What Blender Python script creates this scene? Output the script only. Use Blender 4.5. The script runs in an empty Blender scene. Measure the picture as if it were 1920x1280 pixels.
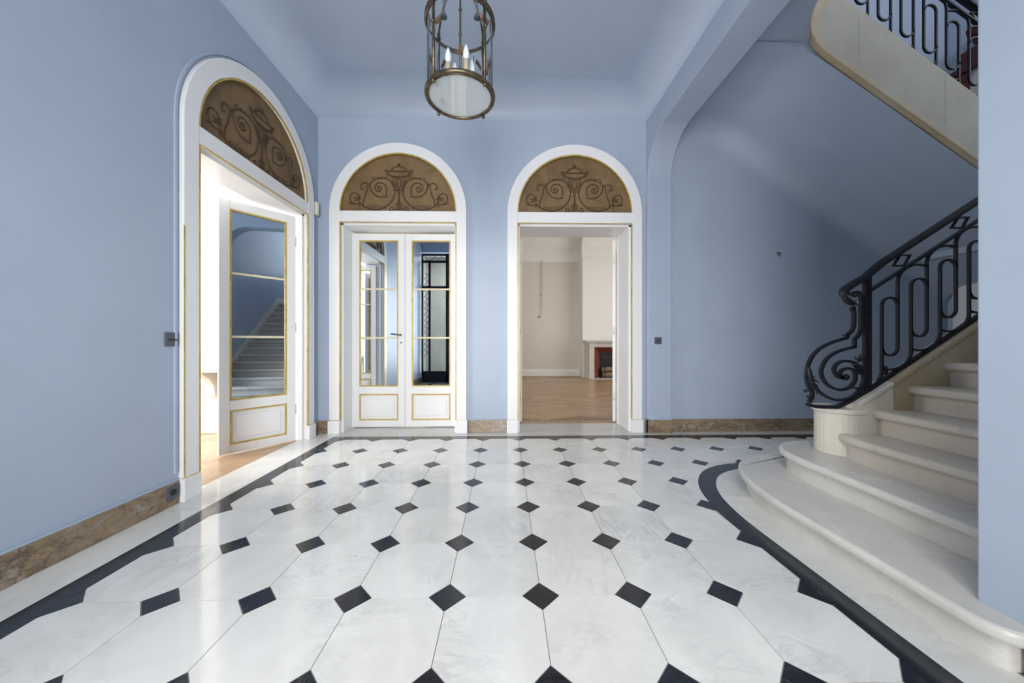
import bpy, bmesh, math, random
from mathutils import Vector, Matrix
random.seed(7)
S = bpy.context.scene
COL = S.collection
PI = math.pi

# ------------------------------------------------------------------ camera
H = 1.10; F = 650.0; TH = 0.02
cam_d = bpy.data.cameras.new('camera'); cam_d.sensor_width = 36.0
cam_d.lens = 36.0 * F / 1920.0; cam_d.clip_start = 0.05
cam = bpy.data.objects.new('camera', cam_d); COL.objects.link(cam)
cam.location = (0, 0, H); cam.rotation_euler = (PI/2, 0, -TH)
S.camera = cam

# ------------------------------------------------------------------ world, exposure, lights
S.view_settings.view_transform = 'Standard'; S.view_settings.look = 'None'
S.view_settings.gamma = 1.0; S.view_settings.use_curve_mapping = False
S.view_settings.exposure = 0.0
w = bpy.data.worlds.new('world'); S.world = w; w.use_nodes = True
w.node_tree.nodes['Background'].inputs[0].default_value = (0.75, 0.85, 1.0, 1)
w.node_tree.nodes['Background'].inputs[1].default_value = 0.25

XE_WIN = 6.20
def area(name, loc, rot, sx, sy, power, col):
    d = bpy.data.lights.new(name, 'AREA'); d.shape = 'RECTANGLE'
    d.size = sx; d.size_y = sy; d.energy = power; d.color = col
    o = bpy.data.objects.new(name, d); COL.objects.link(o)
    o.location = loc; o.rotation_euler = rot
    return o
# daylight through the glazed entrance behind the camera
area('entrance_daylight', (-0.32, -2.55, 1.75), (PI/2, 0, 0), 1.5, 3.0, 250, (1.0, 0.985, 0.96))
# daylight of the window in the side room, of the rear room and of the stair landing window
area('side_room_daylight', (-6.3, 2.0, 2.1), (PI/2, 0, -PI/2), 3.0, 3.2, 400, (1.0, 0.985, 0.95))
area('rear_room_daylight', (5.2, 7.4, 2.2), (PI/2, 0, PI/2), 4.0, 3.0, 122, (1.0, 0.97, 0.93))
area('rear_room_daylight_two', (-2.2, 7.6, 2.2), (PI/2, 0, -PI/2), 4.0, 3.0, 35, (1.0, 0.95, 0.88))
area('stair_window_daylight', (XE_WIN, 1.80, 4.45), (PI/2, 0, PI/2), 1.3, 2.4, 24, (0.95, 0.98, 1.0))
area('upper_wall_fill', (4.2, 1.06, 5.75), (PI/2, 0, 0), 2.2, 1.5, 42, (0.97, 0.98, 1.0))  # added fill that brightens the upper back wall, no window behind it

area('vestibule_fill', (-1.0, -1.6, 3.8), (0, 0, 0), 1.2, 0.8, 70, (1.0, 0.97, 0.92))  # added fill, no known fixture, lightens the stone seen through the screen

# ------------------------------------------------------------------ materials
MATS = {}
def newmat(name):
    m = bpy.data.materials.new(name); m.use_nodes = True
    nt = m.node_tree; b = nt.nodes['Principled BSDF']
    MATS[name] = m
    return m, nt, b
def N(nt, typ, **kw):
    n = nt.nodes.new(typ)
    for k, v in kw.items(): setattr(n, k, v)
    return n
def L(nt, a, b): nt.links.new(a, b)
def noise(nt, vec, scale, detail=6, rough=0.6, dist=0.0):
    n = N(nt, 'ShaderNodeTexNoise')
    n.inputs['Scale'].default_value = scale; n.inputs['Detail'].default_value = detail
    n.inputs['Roughness'].default_value = rough; n.inputs['Distortion'].default_value = dist
    if vec is not None: L(nt, vec, n.inputs['Vector'])
    return n
def ramp(nt, fac, stops, interp='LINEAR'):
    r = N(nt, 'ShaderNodeValToRGB'); e = r.color_ramp; e.interpolation = interp
    while len(e.elements) < len(stops): e.elements.new(0.5)
    for el, (p, c) in zip(e.elements, stops):
        el.position = p; el.color = (*c, 1) if len(c) == 3 else c
    L(nt, fac, r.inputs[0]); return r
def vec_obj(nt, rnd=True, scale=(1, 1, 1), world=False):
    if world:
        g = N(nt, 'ShaderNodeNewGeometry'); out = g.outputs['Position']
    else:
        t = N(nt, 'ShaderNodeTexCoord'); out = t.outputs['Object']
    if rnd:
        oi = N(nt, 'ShaderNodeObjectInfo')
        mu = N(nt, 'ShaderNodeMath', operation='MULTIPLY'); mu.inputs[1].default_value = 91.7
        L(nt, oi.outputs['Random'], mu.inputs[0])
        ad = N(nt, 'ShaderNodeVectorMath', operation='ADD')
        L(nt, out, ad.inputs[0]); L(nt, mu.outputs[0], ad.inputs[1]); out = ad.outputs[0]
    mp = N(nt, 'ShaderNodeMapping'); mp.inputs['Scale'].default_value = scale
    L(nt, out, mp.inputs[0])
    return mp.outputs[0]
def mixc(nt, fac, a, b, mode='MIX'):
    m = N(nt, 'ShaderNodeMix', data_type='RGBA', blend_type=mode)
    for sock, v in ((0, fac), (6, a), (7, b)):
        if isinstance(v, (int, float)): m.inputs[sock].default_value = v
        elif isinstance(v, tuple): m.inputs[sock].default_value = (*v, 1)
        else: L(nt, v, m.inputs[sock])
    return m.outputs[2]
def bump(nt, b, h, strength, dist=0.01):
    bp = N(nt, 'ShaderNodeBump'); bp.inputs['Strength'].default_value = strength
    bp.inputs['Distance'].default_value = dist
    L(nt, h, bp.inputs['Height']); L(nt, bp.outputs[0], b.inputs['Normal'])

def paint(name, c, rough=0.5, var=0.03, bumps=0.05):
    m, nt, b = newmat(name)
    v = vec_obj(nt, False, world=True)
    n = noise(nt, v, 2.0, 5, 0.6)
    r = ramp(nt, n.outputs[0], [(0.3, tuple(x*(1-var) for x in c)), (0.7, tuple(min(1, x*(1+var)) for x in c))])
    L(nt, r.outputs[0], b.inputs['Base Color']); b.inputs['Roughness'].default_value = rough
    n2 = noise(nt, v, 60, 3, 0.6); bump(nt, b, n2.outputs[0], bumps, 0.002)
    return m
BLUE = paint('blue_wall_paint', (0.400, 0.473, 0.595), 0.42, 0.035)
WHITE = paint('white_gloss_paint', (0.84, 0.845, 0.86), 0.28, 0.015, 0.02)
ROOMW = paint('room_white_paint', (0.86, 0.85, 0.82), 0.6, 0.015)
CREAM = paint('rear_room_paint', (0.72, 0.70, 0.64), 0.6, 0.02)
SENSOR = paint('ivory_plastic', (0.76, 0.74, 0.60), 0.35, 0.01, 0.0)
GREYP = paint('grey_bronze_plate', (0.085, 0.095, 0.125), 0.4, 0.03, 0.0)
DARK = paint('black_plastic', (0.012, 0.012, 0.016), 0.35, 0.0, 0.0)

def gold():
    m, nt, b = newmat('gold_paint')
    n = noise(nt, vec_obj(nt, False, world=True), 9, 4)
    r = ramp(nt, n.outputs[0], [(0.3, (0.44, 0.30, 0.06)), (0.7, (0.70, 0.51, 0.15))])
    L(nt, r.outputs[0], b.inputs['Base Color']); b.inputs['Roughness'].default_value = 0.4
    b.inputs['Metallic'].default_value = 0.25
    return m
GOLD = gold()

def marble_white(name, base=(0.80, 0.80, 0.79), rough=0.10, vein=(0.47, 0.48, 0.49), amount=0.55, rnd=True):
    m, nt, b = newmat(name)
    v = vec_obj(nt, rnd, (1, 1, 1))
    cloud = noise(nt, v, 3.0, 6, 0.62, 0.6)
    c1 = ramp(nt, cloud.outputs[0], [(0.32, tuple(x*0.86 for x in base)), (0.62, base)])
    # stretched wispy veins
    v2 = vec_obj(nt, rnd, (2.2, 5.5, 3)); 
    rot = N(nt, 'ShaderNodeVectorRotate'); rot.inputs['Angle'].default_value = 0.55
    rot.rotation_type = 'Z_AXIS'; L(nt, v2, rot.inputs['Vector'])
    ve = noise(nt, rot.outputs[0], 1.2, 8, 0.65, 1.6)
    band = ramp(nt, ve.outputs[0], [(0.455, (0, 0, 0)), (0.50, (1, 1, 1)), (0.545, (0, 0, 0))])
    mask = ramp(nt, noise(nt, v, 2.3, 3, 0.5).outputs[0], [(0.47, (0, 0, 0)), (0.68, (1, 1, 1))])
    mul = N(nt, 'ShaderNodeMath', operation='MULTIPLY'); L(nt, band.outputs[0], mul.inputs[0]); L(nt, mask.outputs[0], mul.inputs[1])
    mu2 = N(nt, 'ShaderNodeMath', operation='MULTIPLY'); mu2.inputs[1].default_value = amount; L(nt, mul.outputs[0], mu2.inputs[0])
    col = mixc(nt, mu2.outputs[0], c1.outputs[0], vein)
    # specks
    sp = noise(nt, v, 26, 3, 0.6)
    spr = ramp(nt, sp.outputs[0], [(0.70, (0, 0, 0)), (0.76, (0.5, 0.5, 0.5))])
    col = mixc(nt, spr.outputs[0], col, vein)
    if rnd:
        oi = N(nt, 'ShaderNodeObjectInfo')
        tint = ramp(nt, oi.outputs['Random'], [(0.0, (0.90, 0.905, 0.91)), (0.5, (0.97, 0.965, 0.955)), (1.0, (1, 1, 1))])
        col = mixc(nt, 1.0, col, tint.outputs[0], 'MULTIPLY')
    L(nt, col, b.inputs['Base Color'])
    rr = ramp(nt, cloud.outputs[0], [(0.3, (rough*1.5,)*3), (0.7, (rough*0.8,)*3)])
    L(nt, rr.outputs[0], b.inputs['Roughness'])
    return m
MARB = marble_white('white_marble_tile')
MARBG = marble_white('grey_white_marble', (0.62, 0.63, 0.62), 0.12)
MARBS = marble_white('step_marble', (0.71, 0.695, 0.67), 0.26, (0.50, 0.49, 0.475), 0.22)
MORTAR = paint('tile_joint', (0.27, 0.265, 0.25), 0.8)

def marble_black():
    m, nt, b = newmat('black_marble')
    v = vec_obj(nt, True, (1, 3, 1))
    n = noise(nt, v, 5, 8, 0.65, 1.0)
    r = ramp(nt, n.outputs[0], [(0.35, (0.010, 0.012, 0.017)), (0.65, (0.024, 0.028, 0.038))])
    v2 = noise(nt, vec_obj(nt, True), 4, 6, 0.6, 2.0)
    band = ramp(nt, v2.outputs[0], [(0.494, (0, 0, 0)), (0.50, (0.30, 0.30, 0.30)), (0.506, (0, 0, 0))])
    mask = ramp(nt, noise(nt, v, 3, 2).outputs[0], [(0.55, (0, 0, 0)), (0.65, (1, 1, 1))])
    mu = N(nt, 'ShaderNodeMath', operation='MULTIPLY'); L(nt, band.outputs[0], mu.inputs[0]); L(nt, mask.outputs[0], mu.inputs[1])
    L(nt, mixc(nt, mu.outputs[0], r.outputs[0], (0.5, 0.5, 0.5)), b.inputs['Base Color'])
    b.inputs['Roughness'].default_value = 0.13
    return m
BLACK = marble_black()

def brocatelle():
    m, nt, b = newmat('brocatelle_marble')
    v = vec_obj(nt, False, (1, 1, 1.9), world=True)
    n = noise(nt, v, 5.5, 10, 0.72, 1.2)
    r = ramp(nt, n.outputs[0], [(0.32, (0.10, 0.085, 0.075)), (0.42, (0.22, 0.175, 0.135)), (0.48, (0.31, 0.21, 0.10)),
                                (0.52, (0.25, 0.20, 0.15)), (0.60, (0.36, 0.31, 0.265)), (0.72, (0.18, 0.16, 0.15))])
    vo = N(nt, 'ShaderNodeTexVoronoi'); vo.feature = 'DISTANCE_TO_EDGE'; vo.inputs['Scale'].default_value = 11
    dn = noise(nt, v, 9, 5, 0.6); ad = N(nt, 'ShaderNodeVectorMath', operation='ADD')
    sc = N(nt, 'ShaderNodeVectorMath', operation='SCALE'); sc.inputs['Scale'].default_value = 0.18
    L(nt, dn.outputs['Color'], sc.inputs[0]); L(nt, v, ad.inputs[0]); L(nt, sc.outputs[0], ad.inputs[1]); L(nt, ad.outputs[0], vo.inputs['Vector'])
    band = ramp(nt, vo.outputs['Distance'], [(0.0, (0.9, 0.9, 0.9)), (0.05, (0.35, 0.35, 0.35)), (0.11, (0, 0, 0))])
    mk = ramp(nt, noise(nt, v, 3.0, 3).outputs[0], [(0.40, (0.15, 0.15, 0.15)), (0.60, (1, 1, 1))])
    mu = N(nt, 'ShaderNodeMath', operation='MULTIPLY'); L(nt, band.outputs[0], mu.inputs[0]); L(nt, mk.outputs[0], mu.inputs[1])
    c = mixc(nt, mu.outputs[0], r.outputs[0], (0.085, 0.062, 0.050))
    L(nt, c, b.inputs['Base Color']); b.inputs['Roughness'].default_value = 0.22
    return m
BROC = brocatelle()

def limestone(name, a, c, rough=0.55):
    m, nt, b = newmat(name)
    v = vec_obj(nt, False, (1, 1, 1), world=True)
    n = noise(nt, v, 2.2, 7, 0.65, 0.3)
    r = ramp(nt, n.outputs[0], [(0.3, a), (0.7, c)])
    st = noise(nt, vec_obj(nt, False, (9, 9, 1.4), world=True), 1.5, 6, 0.7, 0.5)
    sr = ramp(nt, st.outputs[0], [(0.60, (0, 0, 0)), (0.78, (0.45, 0.45, 0.45))])
    col = mixc(nt, sr.outputs[0], r.outputs[0], tuple(x*0.55 for x in a))
    L(nt, col, b.inputs['Base Color']); b.inputs['Roughness'].default_value = rough
    bump(nt, b, noise(nt, v, 45, 4).outputs[0], 0.10, 0.004)
    return m
STONE = limestone('warm_limestone', (0.40, 0.315, 0.185), (0.56, 0.49, 0.36))
STONEW = limestone('pale_limestone', (0.62, 0.59, 0.51), (0.72, 0.69, 0.62), 0.4)
STEPST = limestone('step_stone_shaded', (0.57, 0.52, 0.455), (0.66, 0.61, 0.545), 0.35)  # same stone as the bottom steps, with part of their shadow in the colour
STONEG = limestone('grey_limestone', (0.37, 0.355, 0.295), (0.47, 0.455, 0.395))

def iron():
    m, nt, b = newmat('black_iron')
    n = noise(nt, vec_obj(nt, False, world=True), 40, 4)
    r = ramp(nt, n.outputs[0], [(0.4, (0.005, 0.007, 0.013)), (0.7, (0.011, 0.015, 0.027))])
    L(nt, r.outputs[0], b.inputs['Base Color']); b.inputs['Roughness'].default_value = 0.38; b.inputs['Specular IOR Level'].default_value = 0.30
    bump(nt, b, n.outputs[0], 0.10, 0.003)
    return m
IRON = iron()
def brass():
    m, nt, b = newmat('aged_brass')
    n = noise(nt, vec_obj(nt, False, world=True), 30, 5)
    r = ramp(nt, n.outputs[0], [(0.35, (0.085, 0.068, 0.045)), (0.7, (0.22, 0.175, 0.11))])
    L(nt, r.outputs[0], b.inputs['Base Color']); b.inputs['Metallic'].default_value = 0.85
    b.inputs['Roughness'].default_value = 0.34
    return m
BRASS = brass()
def mirror():
    m, nt, b = newmat('mirror_glass')
    b.inputs['Metallic'].default_value = 1.0; b.inputs['Roughness'].default_value = 0.008
    n = noise(nt, vec_obj(nt, False, world=True), 4, 3)
    r = ramp(nt, n.outputs[0], [(0.3, (0.68, 0.77, 0.85)), (0.7, (0.71, 0.79, 0.87))])
    L(nt, r.outputs[0], b.inputs['Base Color'])
    return m
MIRROR = mirror()
def thin_glass(name, tint=(0.95, 0.97, 0.98), refl=0.07):
    m, nt, b = newmat(name)
    nt.nodes.remove(b); out = nt.nodes['Material Output']
    t = N(nt, 'ShaderNodeBsdfTransparent'); t.inputs[0].default_value = (*tint, 1)
    g = N(nt, 'ShaderNodeBsdfGlossy'); g.inputs['Roughness'].default_value = 0.02
    lw = N(nt, 'ShaderNodeFresnel'); lw.inputs['IOR'].default_value = 1.45
    mx = N(nt, 'ShaderNodeMixShader')
    L(nt, lw.outputs[0], mx.inputs[0]); L(nt, t.outputs[0], mx.inputs[1]); L(nt, g.outputs[0], mx.inputs[2])
    L(nt, mx.outputs[0], out.inputs[0])
    return m
GLASS = thin_glass('clear_glass')
def frosted():
    m, nt, b = newmat('frosted_disc_glass')
    out = nt.nodes['Material Output']
    tr = N(nt, 'ShaderNodeBsdfTranslucent'); tr.inputs[0].default_value = (0.86, 0.92, 0.93, 1)
    b.inputs['Base Color'].default_value = (0.80, 0.85, 0.86, 1); b.inputs['Roughness'].default_value = 0.04
    b.inputs['Specular IOR Level'].default_value = 1.0
    b.inputs['Coat Weight'].default_value = 1.0; b.inputs['Coat IOR'].default_value = 1.9; b.inputs['Coat Roughness'].default_value = 0.01
    mx = N(nt, 'ShaderNodeMixShader'); mx.inputs[0].default_value = 0.35
    L(nt, b.outputs[0], mx.inputs[1]); L(nt, tr.outputs[0], mx.inputs[2]); L(nt, mx.outputs[0], out.inputs[0])
    return m
FROST = frosted()
def wood(name, a, c, rough=0.35, rnd=True):
    m, nt, b = newmat(name)
    v = vec_obj(nt, rnd, (14, 2.0, 2.0))
    n = noise(nt, v, 2.0, 8, 0.65, 0.8)
    r = ramp(nt, n.outputs[0], [(0.3, a), (0.7, c)])
    col = r.outputs[0]
    if rnd:
        oi = N(nt, 'ShaderNodeObjectInfo')
        t = ramp(nt, oi.outputs['Random'], [(0, (0.76, 0.74, 0.72)), (0.5, (0.95, 0.95, 0.94)), (1, (1.08, 1.06, 1.02))])
        col = mixc(nt, 1.0, col, t.outputs[0], 'MULTIPLY')
    L(nt, col, b.inputs['Base Color']); b.inputs['Roughness'].default_value = rough
    return m
OAK = wood('oak_parquet', (0.36, 0.225, 0.130), (0.51, 0.345, 0.220), 0.30)
OAKB = wood('oak_base', (0.25, 0.15, 0.08), (0.33, 0.20, 0.11), 0.4, False)
MAHOG = wood('mahogany', (0.05, 0.006, 0.004), (0.11, 0.016, 0.010), 0.2, False)
LOG = wood('log_bark', (0.18, 0.12, 0.08), (0.42, 0.31, 0.22), 0.9)
RELIEF = None
def relief_mats():
    m, nt, b = newmat('relief_ground')
    v = vec_obj(nt, True)
    n = noise(nt, v, 3.2, 7, 0.65, 0.4)
    r = ramp(nt, n.outputs[0], [(0.3, (0.125, 0.074, 0.030)), (0.55, (0.205, 0.128, 0.056)), (0.75, (0.255, 0.168, 0.080))])
    L(nt, r.outputs[0], b.inputs['Base Color']); b.inputs['Roughness'].default_value = 0.6
    bump(nt, b, noise(nt, v, 30, 5).outputs[0], 0.2, 0.004)
    m2 = wood('relief_ornament', (0.042, 0.022, 0.009), (0.085, 0.048, 0.020), 0.55, False)
    return m, m2
RELG, RELO = relief_mats()
BRICK = paint('red_firebrick', (0.22, 0.055, 0.035), 0.7, 0.15)
CHAR = paint('charred_black', (0.010, 0.010, 0.016), 0.5, 0.1)
CANDLE = paint('candle_sleeve', (0.50, 0.42, 0.30), 0.5, 0.05)
COPPER = paint('copper_sleeve', (0.30, 0.17, 0.11), 0.4, 0.05)
BULB = paint('white_bulb', (0.86, 0.88, 0.90), 0.15, 0.0, 0.0)
CABLE = paint('grey_cord', (0.20, 0.18, 0.15), 0.8)
STONEWALL = limestone('vestibule_stone', (0.42, 0.40, 0.34), (0.52, 0.50, 0.44))

# ------------------------------------------------------------------ mesh helpers
class MB:
    def __init__(s): s.v = []; s.f = []; s.sm = []
    def add(s, vs, fs, smooth=False):
        k = len(s.v); s.v += [tuple(p) for p in vs]; s.f += [tuple(i + k for i in f) for f in fs]; s.sm += [smooth]*len(fs)
        return s
    def box(s, x0, x1, y0, y1, z0, z1):
        if x0 > x1: x0, x1 = x1, x0
        if y0 > y1: y0, y1 = y1, y0
        if z0 > z1: z0, z1 = z1, z0
        v = [(x0,y0,z0),(x1,y0,z0),(x1,y1,z0),(x0,y1,z0),(x0,y0,z1),(x1,y0,z1),(x1,y1,z1),(x0,y1,z1)]
        f = [(0,3,2,1),(4,5,6,7),(0,1,5,4),(1,2,6,5),(2,3,7,6),(3,0,4,7)]
        return s.add(v, f)
    def prism(s, poly, c0, c1, plane='xz'):
        """extrude an outline; plane xz (extrude y), xy (extrude z), yz (extrude x)"""
        def mp(a, b, c):
            return {'xz': (a, c, b), 'xy': (a, b, c), 'yz': (c, a, b)}[plane]
        n = len(poly)
        v = [mp(a, b, c0) for a, b in poly] + [mp(a, b, c1) for a, b in poly]
        f = [tuple(range(n)), tuple(range(2*n-1, n-1, -1))] + [(i, i+n, (i+1) % n + n, (i+1) % n) for i in range(n)]
        return s.add(v, f)
    def ring(s, outer, inner, y0, y1, closed=False):
        """box-section band between two outlines in xz, from y0 to y1"""
        n = len(outer); v = []
        for (a, b), (c, d) in zip(outer, inner):
            v += [(a, y0, b), (c, y0, d), (c, y1, d), (a, y1, b)]
        f = []
        m = n if closed else n - 1
        for i in range(m):
            j = (i + 1) % n
            for k in range(4):
                f.append((4*i+k, 4*j+k, 4*j+(k+1) % 4, 4*i+(k+1) % 4))
        if not closed:
            f += [(0, 1, 2, 3), tuple(4*(n-1)+k for k in (3, 2, 1, 0))]
        return s.add(v, f)
    def strip(s, path, wid, y0, y1, closed=False, taper=None):
        """flat bar of in-plane width wid along a path in xz, depth y0..y1"""
        n = len(path); O = []; I = []
        for i in range(n):
            if closed: a = path[i-1]; b = path[(i+1) % n]
            else: a = path[max(0, i-1)]; b = path[min(n-1, i+1)]
            dx, dz = b[0]-a[0], b[1]-a[1]; l = math.hypot(dx, dz) or 1
            nx, nz = -dz/l, dx/l
            hw = wid/2 * (taper(i/(n-1)) if taper else 1)
            O.append((path[i][0]+nx*hw, path[i][1]+nz*hw)); I.append((path[i][0]-nx*hw, path[i][1]-nz*hw))
        return s.ring(O, I, y0, y1, closed)
    def frame(s, pts, wid, y0, y1):
        """mitred closed bar around a convex outline in xz"""
        n = len(pts); O = []; I = []
        for i in range(n):
            p = Vector(pts[i]); a = (p - Vector(pts[i-1])).normalized(); b = (Vector(pts[(i+1) % n]) - p).normalized()
            na, nb = Vector((-a.y, a.x)), Vector((-b.y, b.x)); m = (na + nb).normalized(); k = wid/2/max(0.3, m.dot(na))
            O.append(tuple(p + m*k)); I.append(tuple(p - m*k))
        return s.ring(O, I, y0, y1, True)
    def tube(s, pts, r, n=8, cap=True, taper=None):
        pts = [Vector(p) for p in pts]; m = len(pts); vs = []; fs = []
        up = Vector((0, 0, 1)); prev = None
        for i, p in enumerate(pts):
            d = (pts[min(m-1, i+1)] - pts[max(0, i-1)]).normalized()
            if prev is None:
                a = d.cross(up)
                if a.length < 1e-3: a = d.cross(Vector((0, 1, 0)))
                a.normalize()
            else:
                a = (prev - d*prev.dot(d)).normalized()
            prev = a; b = d.cross(a)
            rr = r * (taper(i/(m-1)) if taper else 1)
            for k in range(n):
                t = 2*PI*k/n
                vs.append(p + a*math.cos(t)*rr + b*math.sin(t)*rr)
        for i in range(m-1):
            for k in range(n):
                fs.append((i*n+k, i*n+(k+1) % n, (i+1)*n+(k+1) % n, (i+1)*n+k))
        if cap:
            fs.append(tuple(range(n-1, -1, -1))); fs.append(tuple((m-1)*n+k for k in range(n)))
        return s.add(vs, fs, True)
    def lathe(s, prof, n=20, c=(0, 0, 0)):
        """prof = [(r, z)], axis z"""
        vs = []; fs = []
        for r, z in prof:
            for k in range(n):
                t = 2*PI*k/n; vs.append((c[0]+r*math.cos(t), c[1]+r*math.sin(t), c[2]+z))
        for i in range(len(prof)-1):
            for k in range(n):
                fs.append((i*n+k, i*n+(k+1) % n, (i+1)*n+(k+1) % n, (i+1)*n+k))
        fs.append(tuple(range(n-1, -1, -1))); fs.append(tuple((len(prof)-1)*n+k for k in range(n)))
        return s.add(vs, fs, True)
    def ball(s, c, r, n=12, sz=1.0):
        return s.lathe([(max(1e-4, r*math.sin(PI*i/8)), -r*sz*math.cos(PI*i/8)) for i in range(9)], n, c)
    def mesh(s, name):
        me = bpy.data.meshes.new(name); me.from_pydata(s.v, [], s.f)
        me.polygons.foreach_set('use_smooth', s.sm)
        bm = bmesh.new(); bm.from_mesh(me); bmesh.ops.recalc_face_normals(bm, faces=bm.faces); bm.to_mesh(me); bm.free()
        me.update(); return me
    def build(s, name, mat, parent=None, bevel=0.0, seg=2):
        me = s.mesh(name); me.materials.append(mat)
        o = bpy.data.objects.new(name, me); COL.objects.link(o)
        if parent: o.parent = parent
        if bevel:
            md = o.modifiers.new('bevel', 'BEVEL'); md.width = bevel; md.segments = seg; md.limit_method = 'ANGLE'; md.angle_limit = 0.6
        return o
def empty(name, loc=(0, 0, 0), rz=0.0, parent=None):
    o = bpy.data.objects.new(name, None); COL.objects.link(o); o.location = loc; o.rotation_euler = (0, 0, rz)
    o.empty_display_size = 0.1
    if parent: o.parent = parent
    return o
def tag(o, label, cat=None, group=None, kind=None):
    o['label'] = label
    if cat: o['category'] = cat
    if group: o['group'] = group
    if kind: o['kind'] = kind
    return o
def struct(o, label): return tag(o, label, None, None, 'structure')
def inst(me, name, parent, loc=(0, 0, 0), rz=0.0, scale=None):
    o = bpy.data.objects.new(name, me); COL.objects.link(o); o.parent = parent; o.location = loc; o.rotation_euler = (0, 0, rz)
    if scale: o.scale = scale
    return o
def mesh_of(mb, name, mat):
    me = mb.mesh(name); me.materials.append(mat); return me
def arc(cx, cz, rx, rz, a0, a1, n):
    return [(cx + rx*math.cos(math.radians(a0 + (a1-a0)*i/n)), cz + rz*math.sin(math.radians(a0 + (a1-a0)*i/n))) for i in range(n+1)]
def smooth(pts, n=6, closed=False):
    """Catmull-Rom through 2-D or 3-D points"""
    P = [tuple(p) for p in pts]; out = []
    m = len(P)
    for i in range(m-1):
        p0 = P[max(0, i-1)]; p1 = P[i]; p2 = P[i+1]; p3 = P[min(m-1, i+2)]
        for k in range(n):
            t = k/n
            out.append(tuple(0.5*((2*b) + (-a+c)*t + (2*a-5*b+4*c-d)*t*t + (-a+3*b-3*c+d)*t**3) for a, b, c, d in zip(p0, p1, p2, p3)))
    out.append(P[-1]); return out
def pix(u, v, Y):
    """photo pixel -> point on the vertical plane at depth Y"""
    xr = (u-960)/F; t = Y/(math.cos(TH) - xr*math.sin(TH))
    return (t*(xr*math.cos(TH)+math.sin(TH)), H + t*(640-v)/F)

# ------------------------------------------------------------------ main dimensions
XL, XR, YB = -2.24, 1.72, 4.20          # hall walls
XR2 = 2.01                              # stair side of the pierced wall
ZC, ZK, RC = 4.08, 3.78, 0.30           # ceiling, start of the cove, its radius
YE = -0.45                              # entrance screen
WO, WI, SPR = 0.815, 0.695, 2.66        # door casing: outer / inner half width, spring height
ZT0, ZT1 = 2.53, 2.65                   # transom
DOORS = [('back', -1.2785), ('back', 0.8455)]
LDY = 3.241                             # left doorway centre
ZTOP = 7.2
XE = 5.5

def arch_hole(c, hw, spr):
    return [(c-hw, 0), (c-hw, spr)] + [(c + hw*math.cos(a), spr + hw*math.sin(a)) for a in [PI - PI*i/32 for i in range(1, 32)]] + [(c+hw, spr), (c+hw, 0)]

# ------------------------------------------------------------------ walls
hw = WI + 0.05
poly = [(XL-0.3, 0)]
for _, c in DOORS: poly += arch_hole(c, hw, SPR)
poly += [(XE+0.9, 0), (XE+0.9, ZTOP), (XL-0.3, ZTOP)]
struct(MB().prism(poly, YB, YB+0.45).build('wall_back', BLUE), 'blue painted rear wall pierced by two arched doorways')
poly = [(YE, 0)] + arch_hole(LDY, hw, SPR) + [(YB, 0), (YB, ZC+0.2), (YE, ZC+0.2)]
struct(MB().prism(poly, XL-0.31, XL, 'yz').build('wall_left', BLUE), 'blue painted side wall with one arched doorway')
# right wall pierced by the wide round-cornered opening towards the stairs
RO = 0.45; Y0, Y1, ZO = 1.23, 4.15, 3.50
opening = [(Y0, 0), (Y0, ZO-RO)] + [(Y0+RO-RO*math.cos(a), ZO-RO+RO*math.sin(a)) for a in [PI/2*i/16 for i in range(1, 17)]] \
        + [(Y1-RO+RO*math.sin(a), ZO-RO+RO*math.cos(a)) for a in [PI/2*i/16 for i in range(0, 17)]] + [(Y1, 0)]
poly = [(YE, 0)] + opening + [(YB, 0), (YB, ZTOP), (YE, ZTOP)]
struct(MB().prism(poly, XR, XR2, 'yz').build('wall_right', BLUE, bevel=0.006), 'blue wall with wide round-cornered opening onto the stairs')
struct(MB().box(XR2, XE+0.9, 0.72, 1.0, 0, ZTOP).build('wall_stair_near', BLUE), 'blue wall along the open side of the stone stairs')
e = MB().box(XE, XE+0.9, 2.6, YB, 0, ZTOP)
struct(e.build('wall_stair_end', BLUE), 'blue end wall of the stairwell')
struct(MB().box(XE+0.75, XE+0.9, 1.0, 2.6, 0, ZTOP).build('wall_stair_landing', BLUE), 'blue wall closing the stair landing')
struct(MB().box(XR2, XE+0.9, 0.72, YB, ZTOP, ZTOP+0.1).build('ceiling_stairwell', ROOMW), 'white ceiling high over the stairwell')

# hall ceiling with coves on all four sides
def ceiling():
    x0, x1, y0, y1 = XL, XR, YE, YB
    vs = []; fs = []; n = 10
    for i in range(n+1):
        a = PI/2*i/n; d = RC*(1-math.cos(a)); z = ZK + RC*math.sin(a)
        if i == n: z = ZC
        vs += [(x0+d, y0+d, z), (x1-d, y0+d, z), (x1-d, y1-d, z), (x0+d, y1-d, z)]
    for i in range(n):
        for k in range(4):
            fs.append((4*i+k, 4*i+(k+1) % 4, 4*i+4+(k+1) % 4, 4*i+4+k))
    mb = MB(); mb.add(vs, fs, True)
    k = 4*n; mb.add([vs[k], vs[k+1], vs[k+2], vs[k+3]], [(0, 1, 2, 3)])
    mb.box(x0-0.1, x1+0.1, y0-0.1, y1+0.1, ZC+0.02, ZC+0.2)
    # slim raised fillet where cove meets wall
    return mb
struct(ceiling().build('ceiling', BLUE), 'blue ceiling with rounded coves')

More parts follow.
